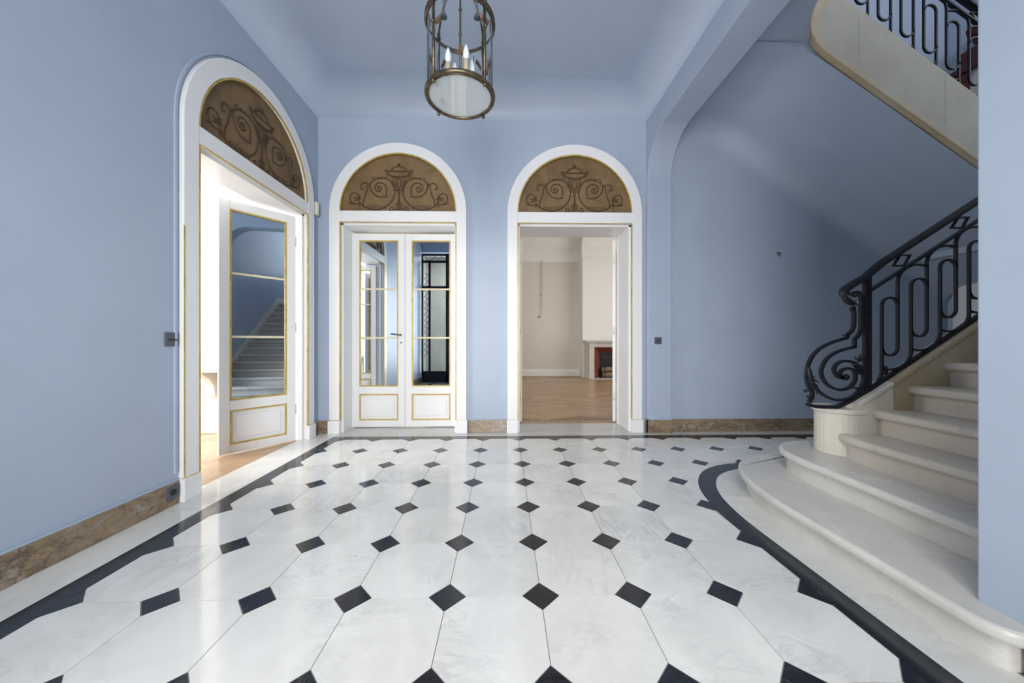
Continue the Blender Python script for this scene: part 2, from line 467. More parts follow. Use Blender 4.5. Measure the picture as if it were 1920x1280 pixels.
# entrance side: blue wall above the iron screen, vestibule beyond
mb = MB(); mb.box(XL, XR, YE-0.25, YE, 3.5, ZC+0.2)
struct(mb.build('wall_front', BLUE), 'blue wall above the iron entrance screen')
V0, V1, VY = -2.6, 2.1, -2.7
mb = MB(); mb.box(V0-0.2, V0, VY, YE-0.25, 0, 3.9)
struct(mb.build('wall_vestibule_left', STONEWALL), 'pale stone side wall of the entrance vestibule')
mb = MB(); mb.box(V1, V1+0.2, VY, YE-0.25, 0, 3.9)
struct(mb.build('wall_vestibule_right', STONEWALL), 'pale stone wall of the vestibule near the stairs')
mb = MB(); mb.box(V0, -1.45, VY-0.2, VY, 0, 3.9); mb.box(0.93, V1, VY-0.2, VY, 0, 3.9); mb.box(-1.45, 0.93, VY-0.2, VY, 3.35, 3.9)
struct(mb.build('wall_vestibule_street', STONEWALL), 'stone wall around the street entrance')
struct(MB().box(V0, V1, VY-0.2, YE-0.25, 3.9, 4.0).build('ceiling_vestibule', ROOMW), 'white ceiling of the vestibule')
struct(MB().box(V0, V1, VY-0.2, YE-0.2, -0.06, -0.004).build('floor_vestibule', MARBG), 'grey marble floor of the vestibule')

# ------------------------------------------------------------------ hall floor
PT = 0.404; CX, CY = 0.155, 1.50; HD = 0.079; GAP = 0.0017
FL = struct(MB().box(XL-0.32, XE, YE-0.2, YB+0.46, -0.08, -0.003).build('floor', MORTAR), 'polished marble floor of white octagons and black squares')
def octagon():
    h = PT/2 - GAP; c = HD + GAP*0.4
    p = [(-h+c, -h), (h-c, -h), (h, -h+c), (h, h-c), (h-c, h), (-h+c, h), (-h, h-c), (-h, -h+c)]
    return MB().prism(p, -0.012, 0.0, 'xy')
OCT = mesh_of(octagon(), 'floor_tile', MARB)
q = HD - GAP
DIA = mesh_of(MB().prism([(-q, 0), (0, -q), (q, 0), (0, q)], -0.012, 0.0002, 'xy'), 'cabochon_tile', BLACK)
i0, i1 = -5, 13; j0, j1 = -4, 6
for i in range(i0, i1+1):
    for j in range(j0, j1+1):
        x, y = CX + PT*i, CY + PT*j
        right = i > 3
        if i < i1 and j < j1:
            xc, yc = x+PT/2, y+PT/2
            ok = (i < 3) or (yc > 2.5 and (xc < 1.9 or yc > 2.85) and xc < 3.6)
            if ok:
                o = inst(OCT, 'floor_tile', FL, (xc, yc, random.uniform(-0.0004, 0)), random.choice((0, PI/2, PI, -PI/2)))
        if not right or (y > 2.95 and x < 3.6):
            inst(DIA, 'cabochon_tile', FL, (x, y, 0), random.choice((0, PI/2, PI)))
# straight black border and outer white slabs
def slab(x0, x1, y0, y1, name, mat, ztop):
    mb = MB().box(-(x1-x0)/2+GAP/2, (x1-x0)/2-GAP/2, -(y1-y0)/2+GAP/2, (y1-y0)/2-GAP/2, -0.012, 0)
    o = mb.build(name, mat, FL); o.location = ((x0+x1)/2, (y0+y1)/2, ztop); return o
BW = 0.115
XBL = CX + PT*i0; YBB = CY + PT*j1
y = -0.1
for k in range(5):
    slab(XBL-BW, XBL, y+k*0.82, min(y+(k+1)*0.82, YBB+BW), 'border_strip', BLACK, 0.0007)
x = XBL
for k in range(7):
    slab(x+k*0.85, x+(k+1)*0.85, YBB, YBB+BW, 'border_strip', BLACK, 0.0007)
for k in range(5):
    slab(XL-0.07, XBL-BW, -0.4+k*0.93, min(-0.4+(k+1)*0.93, YB), 'edge_slab', MARB, 0.0)
for k in range(7):
    slab(XBL-BW+k*0.95, XBL-BW+(k+1)*0.95, YBB+BW, YB+0.02, 'edge_slab', MARBG, 0.0003)
# curved border around the stair foot
SP1 = [(1.60, 1.02), (1.60, 1.35), (1.60, 1.70), (1.60, 1.95), (1.612, 2.12), (1.645, 2.30), (1.695, 2.45), (1.765, 2.59), (1.85, 2.70), (1.96, 2.79), (2.09, 2.85), (2.25, 2.88), (2.50, 2.885)]
SP1 = smooth(SP1, 5)
def offset(path, d):
    out = []
    for i, p in enumerate(path):
        a = path[max(0, i-1)]; b = path[min(len(path)-1, i+1)]
        dx, dy = b[0]-a[0], b[1]-a[1]; l = math.hypot(dx, dy)
        out.append((p[0] + dy/l*d, p[1] - dx/l*d))       # +d = towards the inside of the stair
    return out
band_o = [(1.372, 0.72), (1.372, 1.2), (1.372, 1.7), (1.374, 2.05), (1.39, 2.28), (1.435, 2.50), (1.52, 2.70), (1.66, 2.89), (1.84, 3.02), (2.06, 3.09), (2.3, 3.11)]
band_i = [(1.478, 0.72), (1.478, 1.2), (1.478, 1.7), (1.480, 2.03), (1.498, 2.24), (1.54, 2.44), (1.615, 2.62), (1.735, 2.79), (1.885, 2.90), (2.06, 2.965), (2.3, 2.985)]
bo, bi = smooth(band_o, 6), smooth(band_i, 6)
cuts = [0, 10, 17, 24, 32, 42, 50, 60]
for a, b in zip(cuts[:-1], cuts[1:]):
    pl = bo[a:b+1] + bi[a:b+1][::-1]
    MB().prism(pl, -0.008, 0.0009, 'xy').build('border_strip', BLACK, FL)
ins = offset(SP1, 0.10)
for a, b in zip([0, 18, 30, 42], [18, 30, 42, 60]):
    k0, k1 = a, b
    pl = bi[k0:k1+1] + ins[k0:k1+1][::-1]
    if a == 0: pl = [(1.478, 0.72)] + bi[1:k1+1] + ins[1:k1+1][::-1] + [(1.72, 0.72)]
    MB().prism(pl, -0.008, 0.0006, 'xy').build('stair_foot_slab', MARB, FL)
MB().box(1.479, XR, YE, 0.72, -0.01, 0.0005).build('edge_slab', MARB, FL)
slab(1.372, 1.478, YE, 0.72, 'border_strip', BLACK, 0.0009)
# door thresholds
for _, c in DOORS: 
    slab(c-WI-0.05, c+WI+0.05, YB+0.02, YB+0.45, 'threshold_slab', MARBG, 0.0004)

# ------------------------------------------------------------------ arched door casings
def doorway(idx, loc, rz, depth, label):
    t = empty('trim_%d' % idx, loc, rz); struct(t, label)
    zs = 0.155
    o = [(-WO, zs), (-WO, SPR)] + arc(0, SPR, WO, WO, 180, 0, 40)[1:-1] + [(WO, SPR), (WO, zs)]
    i = [(-WI, zs), (-WI, SPR)] + arc(0, SPR, WI, WI, 180, 0, 40)[1:-1] + [(WI, SPR), (WI, zs)]
    MB().ring(o, i, -0.035, 0.02).build('casing', WHITE, t, 0.004)
    MB().box(-WI-0.01, WI+0.01, -0.032, 0.05, ZT0, ZT1+0.01).build('transom', WHITE, t, 0.003)
    for s in (-1, 1):
        MB().box(s*(WI-0.004), s*(WO+0.012), -0.048, 0.02, 0, zs+0.002).build('plinth', WHITE, t, 0.004)
        # panelled lining of the wall thickness
        MB().box(s*(WI-0.028), s*(WI+0.05), 0.02, depth, 0, ZT0).build('jamb_lining', WHITE, t, 0.003)
        MB().box(s*(WI-0.040), s*(WI-0.028), depth-0.05, depth, 0, ZT0-0.04).build('door_stop', WHITE, t, 0.002)
    MB().box(-WI-0.05, WI+0.05, 0.02, depth, ZT0-0.028, ZT0+0.06).build('head_lining', WHITE, t, 0.003)
    # gilded beads
    g = 0.013; w2 = WI - 0.006
    MB().strip([(-w2, 0.16), (-w2, ZT0-0.006), (w2, ZT0-0.006), (w2, 0.16)], g, -0.036, -0.020).build('gold_bead', GOLD, t)
    MB().strip(arc(0, SPR-0.004, w2, w2, 180, 0, 40), g, -0.033, -0.020).build('gold_bead', GOLD, t)
    for s in (-1, 1):
        MB().box(s*WI, s*WO, -0.0365, -0.02, 0.155, 0.162).build('gold_bead', GOLD, t)
    # slim painted moulding outlining the casing on the wall
    o2 = [(-WO-0.030, zs+0.05), (-WO-0.030, SPR)] + arc(0, SPR, WO+0.030, WO+0.030, 180, 0, 40)[1:-1] + [(WO+0.030, SPR), (WO+0.030, zs+0.05)]
    if idx == 1:
        MB().strip(o2, 0.016, -0.012, 0.002).build('outer_moulding', BLUE, t)
        MB().strip([(-WO+0.005, 0.165), (-WO+0.005, 1.9)], 0.009, -0.0365, -0.02).build('gold_bead', GOLD, t)
    return t
def relief(loc, rz, label):
    t = empty('overdoor_relief', loc, rz); tag(t, label, 'relief panel')
    half = arc(0, ZT1, WI-0.004, WI-0.004 + (SPR-ZT1), 0, 180, 40)
    MB().prism(half, 0.004, 0.035).build('panel', RELG, t)
    k = (WI-0.01)/882.0
    def C(p): return [((x-930)*k, ZT1 + 0.004 + (958-y)*k) for x, y in p]
    def tubes(paths, r, name, y=0.003, tp=None, both=True):
        mb = MB(); stuff = name == 'leaf_fringe'
        for p in paths:
            q = smooth(C(p), 5)
            for sg in ((1, -1) if both else (1,)):
                if not stuff: mb = MB()
                mb.tube([(sg*a, y, b) for a, b in q], r*1.5, 6, True, tp)
                if not stuff: mb.build(name, RELO, t)
        if stuff: mb.build(name, RELO, t)['kind'] = 'stuff' 
    tubes([[(790,462),(840,540),(866,640),(845,740),(790,820),(700,885),(590,920),(480,905),(395,870),(352,835)]], 0.0055, 'scroll_stem')
    tubes([[(752,705),(690,722),(610,716),(540,672),(498,610),(486,540),(510,490),(570,450),(650,432),(730,436),(790,462)],
           [(735,690),(742,600),(718,535),(660,503),(600,510),(562,560),(572,612),(620,640),(660,610),(645,566),(612,566),(603,592),(625,603)]], 0.0052, 'spiral')
    tubes([[(378,850),(388,770),(420,690),(442,600),(456,540),(500,500)],
           [(456,530),(420,505),(365,515),(340,560),(350,600),(385,590)],
           [(352,835),(300,832),(240,826),(192,785),(180,722),(222,662),(285,672),(305,712),(272,745),(235,725)],
           [(165,818),(240,832),(330,830)], [(330,745),(318,790),(345,830)], [(330,700),(300,760),(240,780)]], 0.0045, 'acanthus_curl')
    tubes([[(440+40*i, 905+8*(i % 3)), (452+40*i, 868), (470+40*i, 848+6*(i % 2))] for i in range(8)] +
          [[(520+60*i, 455-4*i), (535+60*i, 420), (560+60*i, 412)] for i in range(4)] +
          [[(340+8*i, 880-60*i), (310+6*i, 850-60*i), (320+10*i, 815-60*i)] for i in range(3)], 0.0032, 'leaf_fringe')
    tubes([[(755,318),(930,326),(1105,318)], [(760,320),(790,380),(850,420),(930,436),(1010,420),(1070,380),(1100,320)],
           [(810,395),(930,405),(1050,395)],
           [(815,310),(850,265),(930,246),(1010,265),(1045,310)]], 0.0050, 'urn', 0.002, None, False)
    tubes([[(745,318),(722,300),(735,345),(780,410)], [(825,450),(848,520),(868,610)], [(855,450),(880,540),(890,600)], [(905,455),(905,540),(930,600)],
           [(845,615),(930,618)], [(918,640),(932,720),(938,800)], [(930,800),(905,815),(875,850)], [(932,800),(915,840),(885,890)], [(935,800),(928,860),(915,910)],
           [(850,925),(890,905),(930,915)], [(790,890),(830,870),(835,920),(795,925),(790,890)]], 0.0042, 'tripod_stand')
    mb = MB(); mb.ball((0, 0.0, ZT1 + 0.004 + (958-218)*k), 0.016); mb.build('urn_finial', RELO, t)
    return t
doorway(1, (XL, LDY, 0), PI/2, 0.30, 'white arched casing with gilt beads on the left wall')
doorway(2, (DOORS[0][1], YB, 0), 0, 0.30, 'white arched casing around the closed mirrored doors')
doorway(3, (DOORS[1][1], YB, 0), 0, 0.45, 'white arched casing around the open doorway to the parquet room')
relief((XL, LDY, 0), PI/2, 'brown half-round relief with urn and scrolls over the open mirrored door')
relief((DOORS[0][1], YB, 0), 0, 'brown half-round relief with urn and scrolls over the closed mirrored doors')
relief((DOORS[1][1], YB, 0), 0, 'brown half-round relief with urn and scrolls over the doorway to the fireplace room')

# ------------------------------------------------------------------ door leaves
LW, LH = 0.662, 2.475
def leaf(idx, loc, ang, label, handle=False, flip=False):
    """hinged at local x = 0, leaf runs to +x"""
    t = empty('door_%d' % idx, loc, ang); struct(t, label)
    st = 0.085; T = 0.020
    z0 = 0.012
    zp0, zp1, zm0 = 0.095, 0.430, 0.525
    zm1 = LH - 0.085
    mb = MB()
    mb.box(0, st, -T, T, z0, LH); mb.box(LW-st, LW, -T, T, z0, LH)
    mb.box(st, LW-st, -T, T, z0, zp0); mb.box(st, LW-st, -T, T, zp1, zm0); mb.box(st, LW-st, -T, T, zm1, LH)
    mb.build('leaf_frame', WHITE, t, 0.003)
    pb = MB().box(st, LW-st, -0.010, 0.010, zp0, zp1)
    bp = pb.build('bottom_panel', WHITE, t)
    for s in (-1, 1):
        MB().box(st+0.055, LW-st-0.055, s*0.010, s*0.0195, zp0+0.055, zp1-0.055).build('raised_field', WHITE, bp, 0.008)
        MB().frame([(st+0.030, zp0+0.030), (LW-st-0.030, zp0+0.030), (LW-st-0.030, zp1-0.030), (st+0.030, zp1-0.030)], 0.008, s*0.010, s*0.0155).build('panel_moulding', WHITE, bp)
    hgt = (zm1-zm0)/3
    for k in range(3):
        MB().box(st, LW-st, -0.006, 0.006, zm0+k*hgt, zm0+(k+1)*hgt).build('mirror_pane', MIRROR, t)
    for k in (1, 2):
        MB().box(st-0.004, LW-st+0.004, -0.017, 0.017, zm0+k*hgt-0.011, zm0+k*hgt+0.011).build('glazing_bar', GOLDL, t, 0.004)
    for s in (-1, 1):
        for (a, b) in ((zm0, zm1), (zp0, zp1)):
            g = 0.015
            MB().frame([(st+g/2, a+g/2), (LW-st-g/2, a+g/2), (LW-st-g/2, b-g/2), (st+g/2, b-g/2)], g, s*0.008, s*0.0215).build('gold_bead', GOLD, t)
    for z in (0.35, 1.25, 2.2):
        MB().lathe([(0.009, -0.05), (0.009, 0.05), (0.004, 0.06)], 8, (-0.008, 0, z)).build('hinge', WHITE, t)
    if handle:
        x = LW - 0.048; z = 1.185
        hd = MB().tube([(x, -0.02, z), (x, -0.058, z)], 0.011, 8).tube([(x+0.012, -0.058, z-0.004), (x-0.03, -0.062, z), (x-0.12, -0.056, z+0.012)], 0.0085, 8)
        hd.build('handle', GREYP, t)
        k = MB().lathe([(0.010, 0), (0.010, 0.003)], 10).build('keyhole', DARK, t)
        k.rotation_euler = (PI/2, 0, 0); k.location = (x, -0.0195, 1.085)
    return t
def light_gold():
    m, nt, b = newmat('pale_gold_paint')
    n = noise(nt, vec_obj(nt, False, world=True), 9, 4)
    r = ramp(nt, n.outputs[0], [(0.3, (0.72, 0.62, 0.40)), (0.7, (0.84, 0.77, 0.58))])
    L(nt, r.outputs[0], b.inputs['Base Color']); b.inputs['Roughness'].default_value = 0.35
    return m
GOLDL = light_gold()
def ang_of(dx, dy): return math.atan2(dy, dx)
hx, hy = XL-0.285, LDY+WI-0.045
LEAF_A = ang_of(-0.626, -0.780)
leaf(1, (-2.325, LDY+WI-0.055, 0), LEAF_A, 'white half-open door leaf with three mirror panes reflecting the stairs')
leaf(2, (-2.335, LDY-WI+0.058, 0), ang_of(-1, 0.06), 'white mirrored leaf opened back into the bright side room')
c = DOORS[0][1]
leaf(3, (c-LW-0.0015, YB+0.275, 0), 0, 'closed white mirrored door leaf with a dark lever handle', True)
leaf(4, (c+LW+0.0015, YB+0.275, 0), PI, 'closed white mirrored door leaf reflecting the iron entrance screen')
c = DOORS[1][1]
leaf(5, (c-WI+0.06, YB+0.485, 0), ang_of(-0.10, 1), 'white door leaf folded back into the parquet room beside its long cream wall')
leaf(6, (c+WI-0.06, YB+0.485, 0), ang_of(0.36, 1), 'white door leaf folded back into the parquet room on the fireplace side')

# ------------------------------------------------------------------ baseboards
BH, BD = 0.155, 0.018
def base(name, segs, label):
    t = empty(name); struct(t, label)
    for (x0, x1, y0, y1) in segs:
        MB().box(x0, x1, y0, y1, 0, BH).build('marble_slab', BROC, t, 0.003)
        MB().box(x0 - (0.0), x1, y0, y1, BH, BH+0.012).build('painted_fillet', BLUE, t, 0.003)
    return t
base('baseboard_left', [(XL, XL+BD, YE+0.02, 0.9), (XL, XL+BD, 0.9, LDY-WO-0.014), (XL, XL+BD, LDY+WO+0.014, YB-BD)], 'mottled brown marble baseboard of the side wall')
d0, d1 = DOORS[0][1], DOORS[1][1]
base('baseboard_back', [(XL, d0-WO-0.014, YB-BD, YB), (d0+WO+0.014, d1-WO-0.014, YB-BD, YB), (XR+0.30, 3.2, YB-BD, YB), (3.2, XE, YB-BD, YB)],
     'mottled brown marble baseboard of the rear wall')
base('baseboard_right', [(XR-BD, XR, Y1-BD, YB-BD), (XR-BD, XR2, Y1-BD, Y1), (XR-BD, XR, YE, 1.10)], 'mottled brown marble baseboard of the pierced wall')

# ------------------------------------------------------------------ lower staircase
RI = 0.1595; TR = 0.25
YS0, YS1 = 1.0, 2.28
def step(path, z0, z1, xback, parent, mat=MARBS, ov=0.040):
    """moulded step: nosing path (plan), riser set back, top closed to xback"""
    prof = [(ov, z0), (ov, z1-0.068), (ov*0.85, z1-0.057), (0.018, z1-0.049), (0.006, z1-0.045), (0.001, z1-0.036), (0.0, z1-0.026), (0.001, z1-0.015), (0.006, z1-0.005), (0.016, z1)]
    rows = [[(p[0], p[1], z) for p in offset(path, d)] for d, z in prof]
    n = len(path); vs = [p for r in rows for p in r]; fs = []
    for i in range(len(rows)-1):
        for k in range(n-1):
            fs.append((i*n+k, i*n+k+1, (i+1)*n+k+1, (i+1)*n+k))
    mb = MB().add(vs, fs, False)
    top = rows[-1]
    ya, yb = top[0][1], top[-1][1]
    back = [(xback, yb, z1), (xback, ya, z1)]
    mb.add(top + back, [tuple(range(n+2))])
    b0 = rows[0]
    mb.add([top[0], (xback, ya, z1), (xback, ya, z0), b0[0]] + [r[0] for r in rows[1:-1]], [(0, 1, 2, 3) + tuple(range(4, 4+len(rows)-2))])
    mb.add([top[-1], (xback, yb, z1), (xback, yb, z0), b0[-1]] + [r[-1] for r in rows[1:-1]], [(0, 1, 2, 3) + tuple(range(4, 4+len(rows)-2))])
    mb.add([(xback, ya, z0), (xback, yb, z0), (xback, yb, z1), (xback, ya, z1)], [(0, 1, 2, 3)])
    o = mb.build('step', mat, parent)
    return o
ST = empty('staircase', (2.2, 1.6, 0)); tag(ST, 'pale stone staircase with curved bottom steps rising from the marble floor', 'staircase')
STO = Matrix.Translation((-2.2, -1.6, 0))
def under(o, root):
    o.parent = root; o.matrix_parent_inverse = Matrix.Translation(-Vector(root.location)); return o
SP2 = smooth([(1.965, 1.02), (1.965, 1.5), (1.965, 1.9), (1.965, 2.2), (1.975, 2.34), (2.005, 2.47), (2.06, 2.57), (2.14, 2.645), (2.24, 2.69), (2.36, 2.705), (2.5, 2.705)], 4)
SP1N = smooth([(1.74, 1.060), (1.70, 1.062), (1.655, 1.076), (1.622, 1.110), (1.604, 1.17), (1.60, 1.30)], 4) + [p for p in SP1 if p[1] > 1.36]
under(step(SP1N, 0, RI, 2.45, None, MARBS, 0.056), ST)
under(step(SP2, RI, 2*RI, 2.55, None, MARBS, 0.046), ST)
NST = 14
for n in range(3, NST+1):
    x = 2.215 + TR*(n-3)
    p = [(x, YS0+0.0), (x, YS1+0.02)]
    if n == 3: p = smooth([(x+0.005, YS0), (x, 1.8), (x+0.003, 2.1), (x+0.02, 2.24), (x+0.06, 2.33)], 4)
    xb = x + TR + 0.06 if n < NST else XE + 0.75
    under(step(p, (n-1)*RI, n*RI, xb, None, STEPST), ST)  # from the third step up, the shade is partly in the stone colour
# skirting on the wall side
sk = [(2.05, 2*RI), (2.20, 2*RI+0.20)] + [(2.215+TR*(NST-3), NST*RI+0.17), (2.215+TR*(NST-3)+0.5, NST*RI+0.17), (2.215+TR*(NST-3)+0.5, NST*RI-0.25), (2.35, 0.2), (2.05, 0.2)]
under(MB().prism(sk, YS0-0.005, YS0+0.025).build('skirting', STONEW), ST)

# string wall with the rounded newel block
SL = 0.638
RLY = 2.315; RK = RLY/2.38
def tr1(pts, Y=RLY):       # pixel positions of the volute, on the railing plane
    return [pix(1490 + x*0.2032, 520 + y*0.2032, Y) for x, y in pts]
zbot = lambda x: H + 0.0075*RK + 0.652*(x-3.077*RK)
rail_foot = smooth(tr1([(115,1170),(180,1188),(280,1194),(390,1190),(450,1165),(520,1130),(600,1080),(690,1030)]), 4)
rail_foot = [p for p in rail_foot if p[0] < 2.50] + [(x, zbot(x)) for x in (2.60, 2.75, 4.9)]
top = [(2.25, 0.628), (2.31, 0.628)] + [(x, z-0.020) for x, z in rail_foot if x > 2.33]
top2 = [p for p in top if p[0] > 2.54]
pl = [(2.54, 0.40)] + top2 + [(4.9, 1.6), (3.0, 0.5), (2.75, 0.35)]
under(MB().prism(pl, YS1, YS1+0.085).build('string_wall', STONE, None, 0.008), ST)
# moulded top edge of the string
edge = [p for p in top2]
under(MB().strip([(a, b-0.012) for a, b in edge], 0.030, YS1-0.012, YS1+0.092).build('string_moulding', STONE, None, 0.006), ST)
ft = [(x, z) for x, z in top if 2.36 < x < 2.64]
under(MB().prism([(2.38, 2*RI)] + ft + [(ft[-1][0]+0.02, 0.40), (2.58, 2*RI)], YS1-0.004, YS1+0.089).build('string_foot', STONEW), ST)
under(MB().strip([(a, b-0.010) for a, b in ft], 0.030, YS1-0.017, YS1+0.096).build('foot_moulding', STONEW, None, 0.007), ST)
# newel block: D-shaped plan
npl = [(2.50, YS1-0.006)] + [(2.36 + 0.13*math.cos(a), YS1+0.129+0.135*math.sin(a)) for a in [1.5*PI - PI*i/14 for i in range(15)]] + [(2.50, YS1+0.264)]
under(MB().prism(npl, 2*RI, 0.615, 'xy').build('newel_block', STONEW, None, 0.004), ST)
npl2 = [(2.42, YS1-0.020)] + [(2.36 + 0.145*math.cos(a), YS1+0.129+0.149*math.sin(a)) for a in [1.5*PI - PI*i/14 for i in range(15)]] + [(2.42, YS1+0.278)]
under(MB().prism(npl2, 0.606, 0.642, 'xy').build('newel_cap', STONEW, None, 0.010, 3), ST)
# closing wall below the string on the passage side
under(MB().prism([(2.5, 0), (XE-0.02, 0), (XE-0.02, 2.0), (4.96, 1.95), (2.6, 0.45)], YS1+0.02, YS1+0.08).build('spandrel', BLUE), ST)

# ------------------------------------------------------------------ railings (wrought iron)
PM = 0.2095; OW = 0.1135; RR = OW/2; BT = 0.0125; BDP = 0.017
def rail_module(mb, x0, zb_, zt_, sx, y, slope, k=1.0):
    """oval with its arch over and U under; sx = +1 climbs to +x, -1 mirrored"""
    X = lambda d: x0 + sx*d*k
    y0, y1 = y-BDP/2, y+BDP/2
    oval = [(X(RR+RR*math.cos(a)), zt_-(RR-RR*math.sin(a))*k) for a in [PI*i/12 for i in range(13)]] + \
           [(X(RR+RR*math.cos(a)), zb_+(RR+RR*math.sin(a))*k) for a in [PI+PI*i/12 for i in range(13)]]
    mb.strip(oval, BT, y0, y1, True)
    # right bar rises and arches over the next oval, abutting its right bar
    ez, ex = 0.125*k, 0.150
    dz = slope*PM*k
    pk = zt_ + dz + 0.098*k
    p = [(X(OW), zt_-RR*k)] + [(X(OW), pk-ez-0.02)] + [(X(OW+ex-ex*math.cos(a)), pk-ez+ez*math.sin(a)) for a in [math.radians(d) for d in (0, 12, 24, 36, 48, 60, 72, 84, 96, 108, 114)]]
    mb.strip(p, BT, y0, y1)
    # left bar falls and curves under the previous oval
    lo = zb_ - dz - 0.098*k
    p = [(X(0), zb_+RR*k), (X(0), lo+ez+0.02)] + [(X(0-ex+ex*math.cos(a)), lo+ez-ez*math.sin(a)) for a in [math.radians(d) for d in (0, 12, 24, 36, 48, 60, 72, 84, 96, 108, 114)]]
    mb.strip(p, BT, y0, y1)
RL = empty('stair_railing', (2.9, RLY, 0.62)); tag(RL, 'black wrought iron railing with volute at the foot of the stairs', 'railing')
for n in range(0, 9):
    x0 = (2.852 + PM*(n-1))*RK; dz = SL*PM*(n-1)
    under(MBm := (lambda: (lambda m: (rail_module(m, x0, H+(0.035+dz)*RK, H+(0.442+dz)*RK, 1, RLY, SL, RK), m)[1])(MB()))().build('oval_baluster', IRON), RL)
def lin(x, xr, zr, s): return zr + s*(x-xr)
xa, xz = 2.545*RK, 4.75
zsub = lambda x: lin(x, 2.965*RK, H+0.6175*RK, SL); zhand = lambda x: lin(x, 2.965*RK, H+0.762*RK, SL)
under(MB().strip([(xa, zsub(xa)), (xz, zsub(xz))], 0.016, RLY-0.015, RLY+0.015).build('sub_rail', IRON), RL)
# handrail: rounded section
def handrail(pts, y, wid=0.052, hgt=0.040):
    mb = MB(); n = len(pts); prof = [(-wid/2, -hgt/2), (-wid/2, 0.0), (-wid*0.36, hgt*0.38), (0, hgt/2), (wid*0.36, hgt*0.38), (wid/2, 0.0), (wid/2, -hgt/2), (wid*0.25, -hgt*0.62), (-wid*0.25, -hgt*0.62)]
    vs = []; m = len(prof)
    for i in range(n):
        a = pts[max(0, i-1)]; b = pts[min(n-1, i+1)]
        dx, dz = b[0]-a[0], b[1]-a[1]; l = math.hypot(dx, dz); nx, nz = -dz/l, dx/l
        if dx < 0: pass
        for (py, pn) in prof: vs.append((pts[i][0]+nx*pn, y+py, pts[i][1]+nz*pn))
    fs = [(i*m+k, i*m+(k+1) % m, (i+1)*m+(k+1) % m, (i+1)*m+k) for i in range(n-1) for k in range(m)]
    fs += [tuple(range(m)), tuple((n-1)*m+k for k in range(m-1, -1, -1))]
    return mb.add(vs, fs, False)
hp = smooth(tr1([(452,170),(450,120),(490,85),(560,40),(640,-5)]), 5)
hp += [(x, zhand(x)) for x in (2.56, 2.9, xz)]
under(handrail(hp, RLY).build('handrail', IRON, None, 0.004), RL)
bp = rail_foot
under(MB().strip(bp, 0.020, RLY-0.014, RLY+0.014).build('bottom_rail', IRON), RL)
xp = pix(1490+682*0.2032, 640, RLY)[0]
under(MB().box(xp-0.012, xp+0.012, RLY-0.011, RLY+0.011, zbot(xp)-0.01, zhand(xp)-0.01).build('post', IRON), RL)
xp2 = pix(1490+650*0.2032, 640, RLY)[0]
under(MB().box(xp2-0.010, xp2+0.008, RLY-0.011, RLY+0.011, zbot(xp2)-0.01, zhand(xp2)-0.012).build('post', IRON), RL)
y0, y1 = RLY-0.011, RLY+0.011
vol = MB()
vol.strip(smooth(tr1([(540,270),(545,340),(545,430),(530,485),(490,525)]), 5), 0.017, y0, y1)
vol.strip(tr1([(455,535),(495,535),(480,560)]), 0.013, y0, y1)
vol.strip(smooth(tr1([(480,558),(400,580),(320,608),(240,650),(175,710),(130,790),(112,880),(115,960),(140,1030),(160,1060),(158,1110),(130,1150)]), 6), 0.017, y0, y1)
vol.build('outer_scroll', IRON); under(bpy.data.objects['outer_scroll'], RL)
vol = MB()
vol.strip(smooth(tr1([(540,170),(535,150),(560,135),(600,150),(615,210),(612,300),(612,440),(600,510),(550,575)]), 5), 0.017, y0, y1)
vol.strip(tr1([(550,575),(550,640),(560,640)]), 0.016, y0, y1)
sp = [(560,640),(470,660),(380,690),(300,745),(255,820),(245,890),(275,960),(330,1010),(410,1035),(490,1020),(545,970),(560,910),(540,855),(490,838),(435,855),(415,890),(430,925),(470,935),(490,910)]
vol.strip(smooth(tr1(sp), 6), 0.016, y0, y1)
under(vol.build('spiral_scroll', IRON), RL)
vol = MB()
sp = [(460,905),(410,925),(375,890),(360,845),(385,800),(440,772),(510,775),(570,800),(615,850),(640,920),(620,1000),(560,1080),(480,1120),(390,1130),(300,1105),(220,1050),(170,980)]
vol.strip(smooth(tr1(sp), 6), 0.016, y0, y1)
under(vol.build('spiral_scroll', IRON), RL)
a, b = tr1([(475,912)])[0]
under(MB().ball((a, RLY, b), 0.017).build('scroll_eye', IRON), RL)
def acanthus(pts, name='acanthus_leaf', r=0.012):
    mb = MB()
    q = smooth(tr1(pts), 4)
    mb.tube([(a, RLY, b) for a, b in q], r*1.2, 8, True, lambda t: 0.45+1.1*math.sin(PI*min(1, t*0.9+0.1)))
    for i in range(2, len(q)-1, 3):
        a, b = q[i]; c, d = q[i-1]; dx, dz = a-c, b-d; l = math.hypot(dx, dz) or 1
        for s in (-1, 1):
            mb.tube([(a, RLY+0.006*s, b), (a-dz/l*s*0.016+dx/l*0.012, RLY+0.012*s, b+dx/l*s*0.016+dz/l*0.012), (a-dz/l*s*0.022+dx/l*0.03, RLY+0.014*s, b+dx/l*s*0.022+dz/l*0.03)], 0.0065, 6, True, lambda t: 1.1-0.9*t)
    return under(mb.build(name, IRON), RL)
acanthus([(120,820),(130,900),(150,950),(185,945)]); acanthus([(125,900),(150,980),(185,1010),(200,1040)])
acanthus([(545,790),(590,830),(620,880),(640,900)]); acanthus([(445,165),(480,205),(520,235),(560,240)])
acanthus([(590,780),(600,750),(640,745)], r=0.007)
for p in ((520,292),(100,1045),(125,1100),(645,220),(645,375),(555,160)):
    a, b = tr1([p])[0]
    under(MB().ball((a, RLY, b), 0.012 if p[0] != 555 else 0.018).build('bud', IRON), RL)
a, b = tr1([(830,860)])[0]
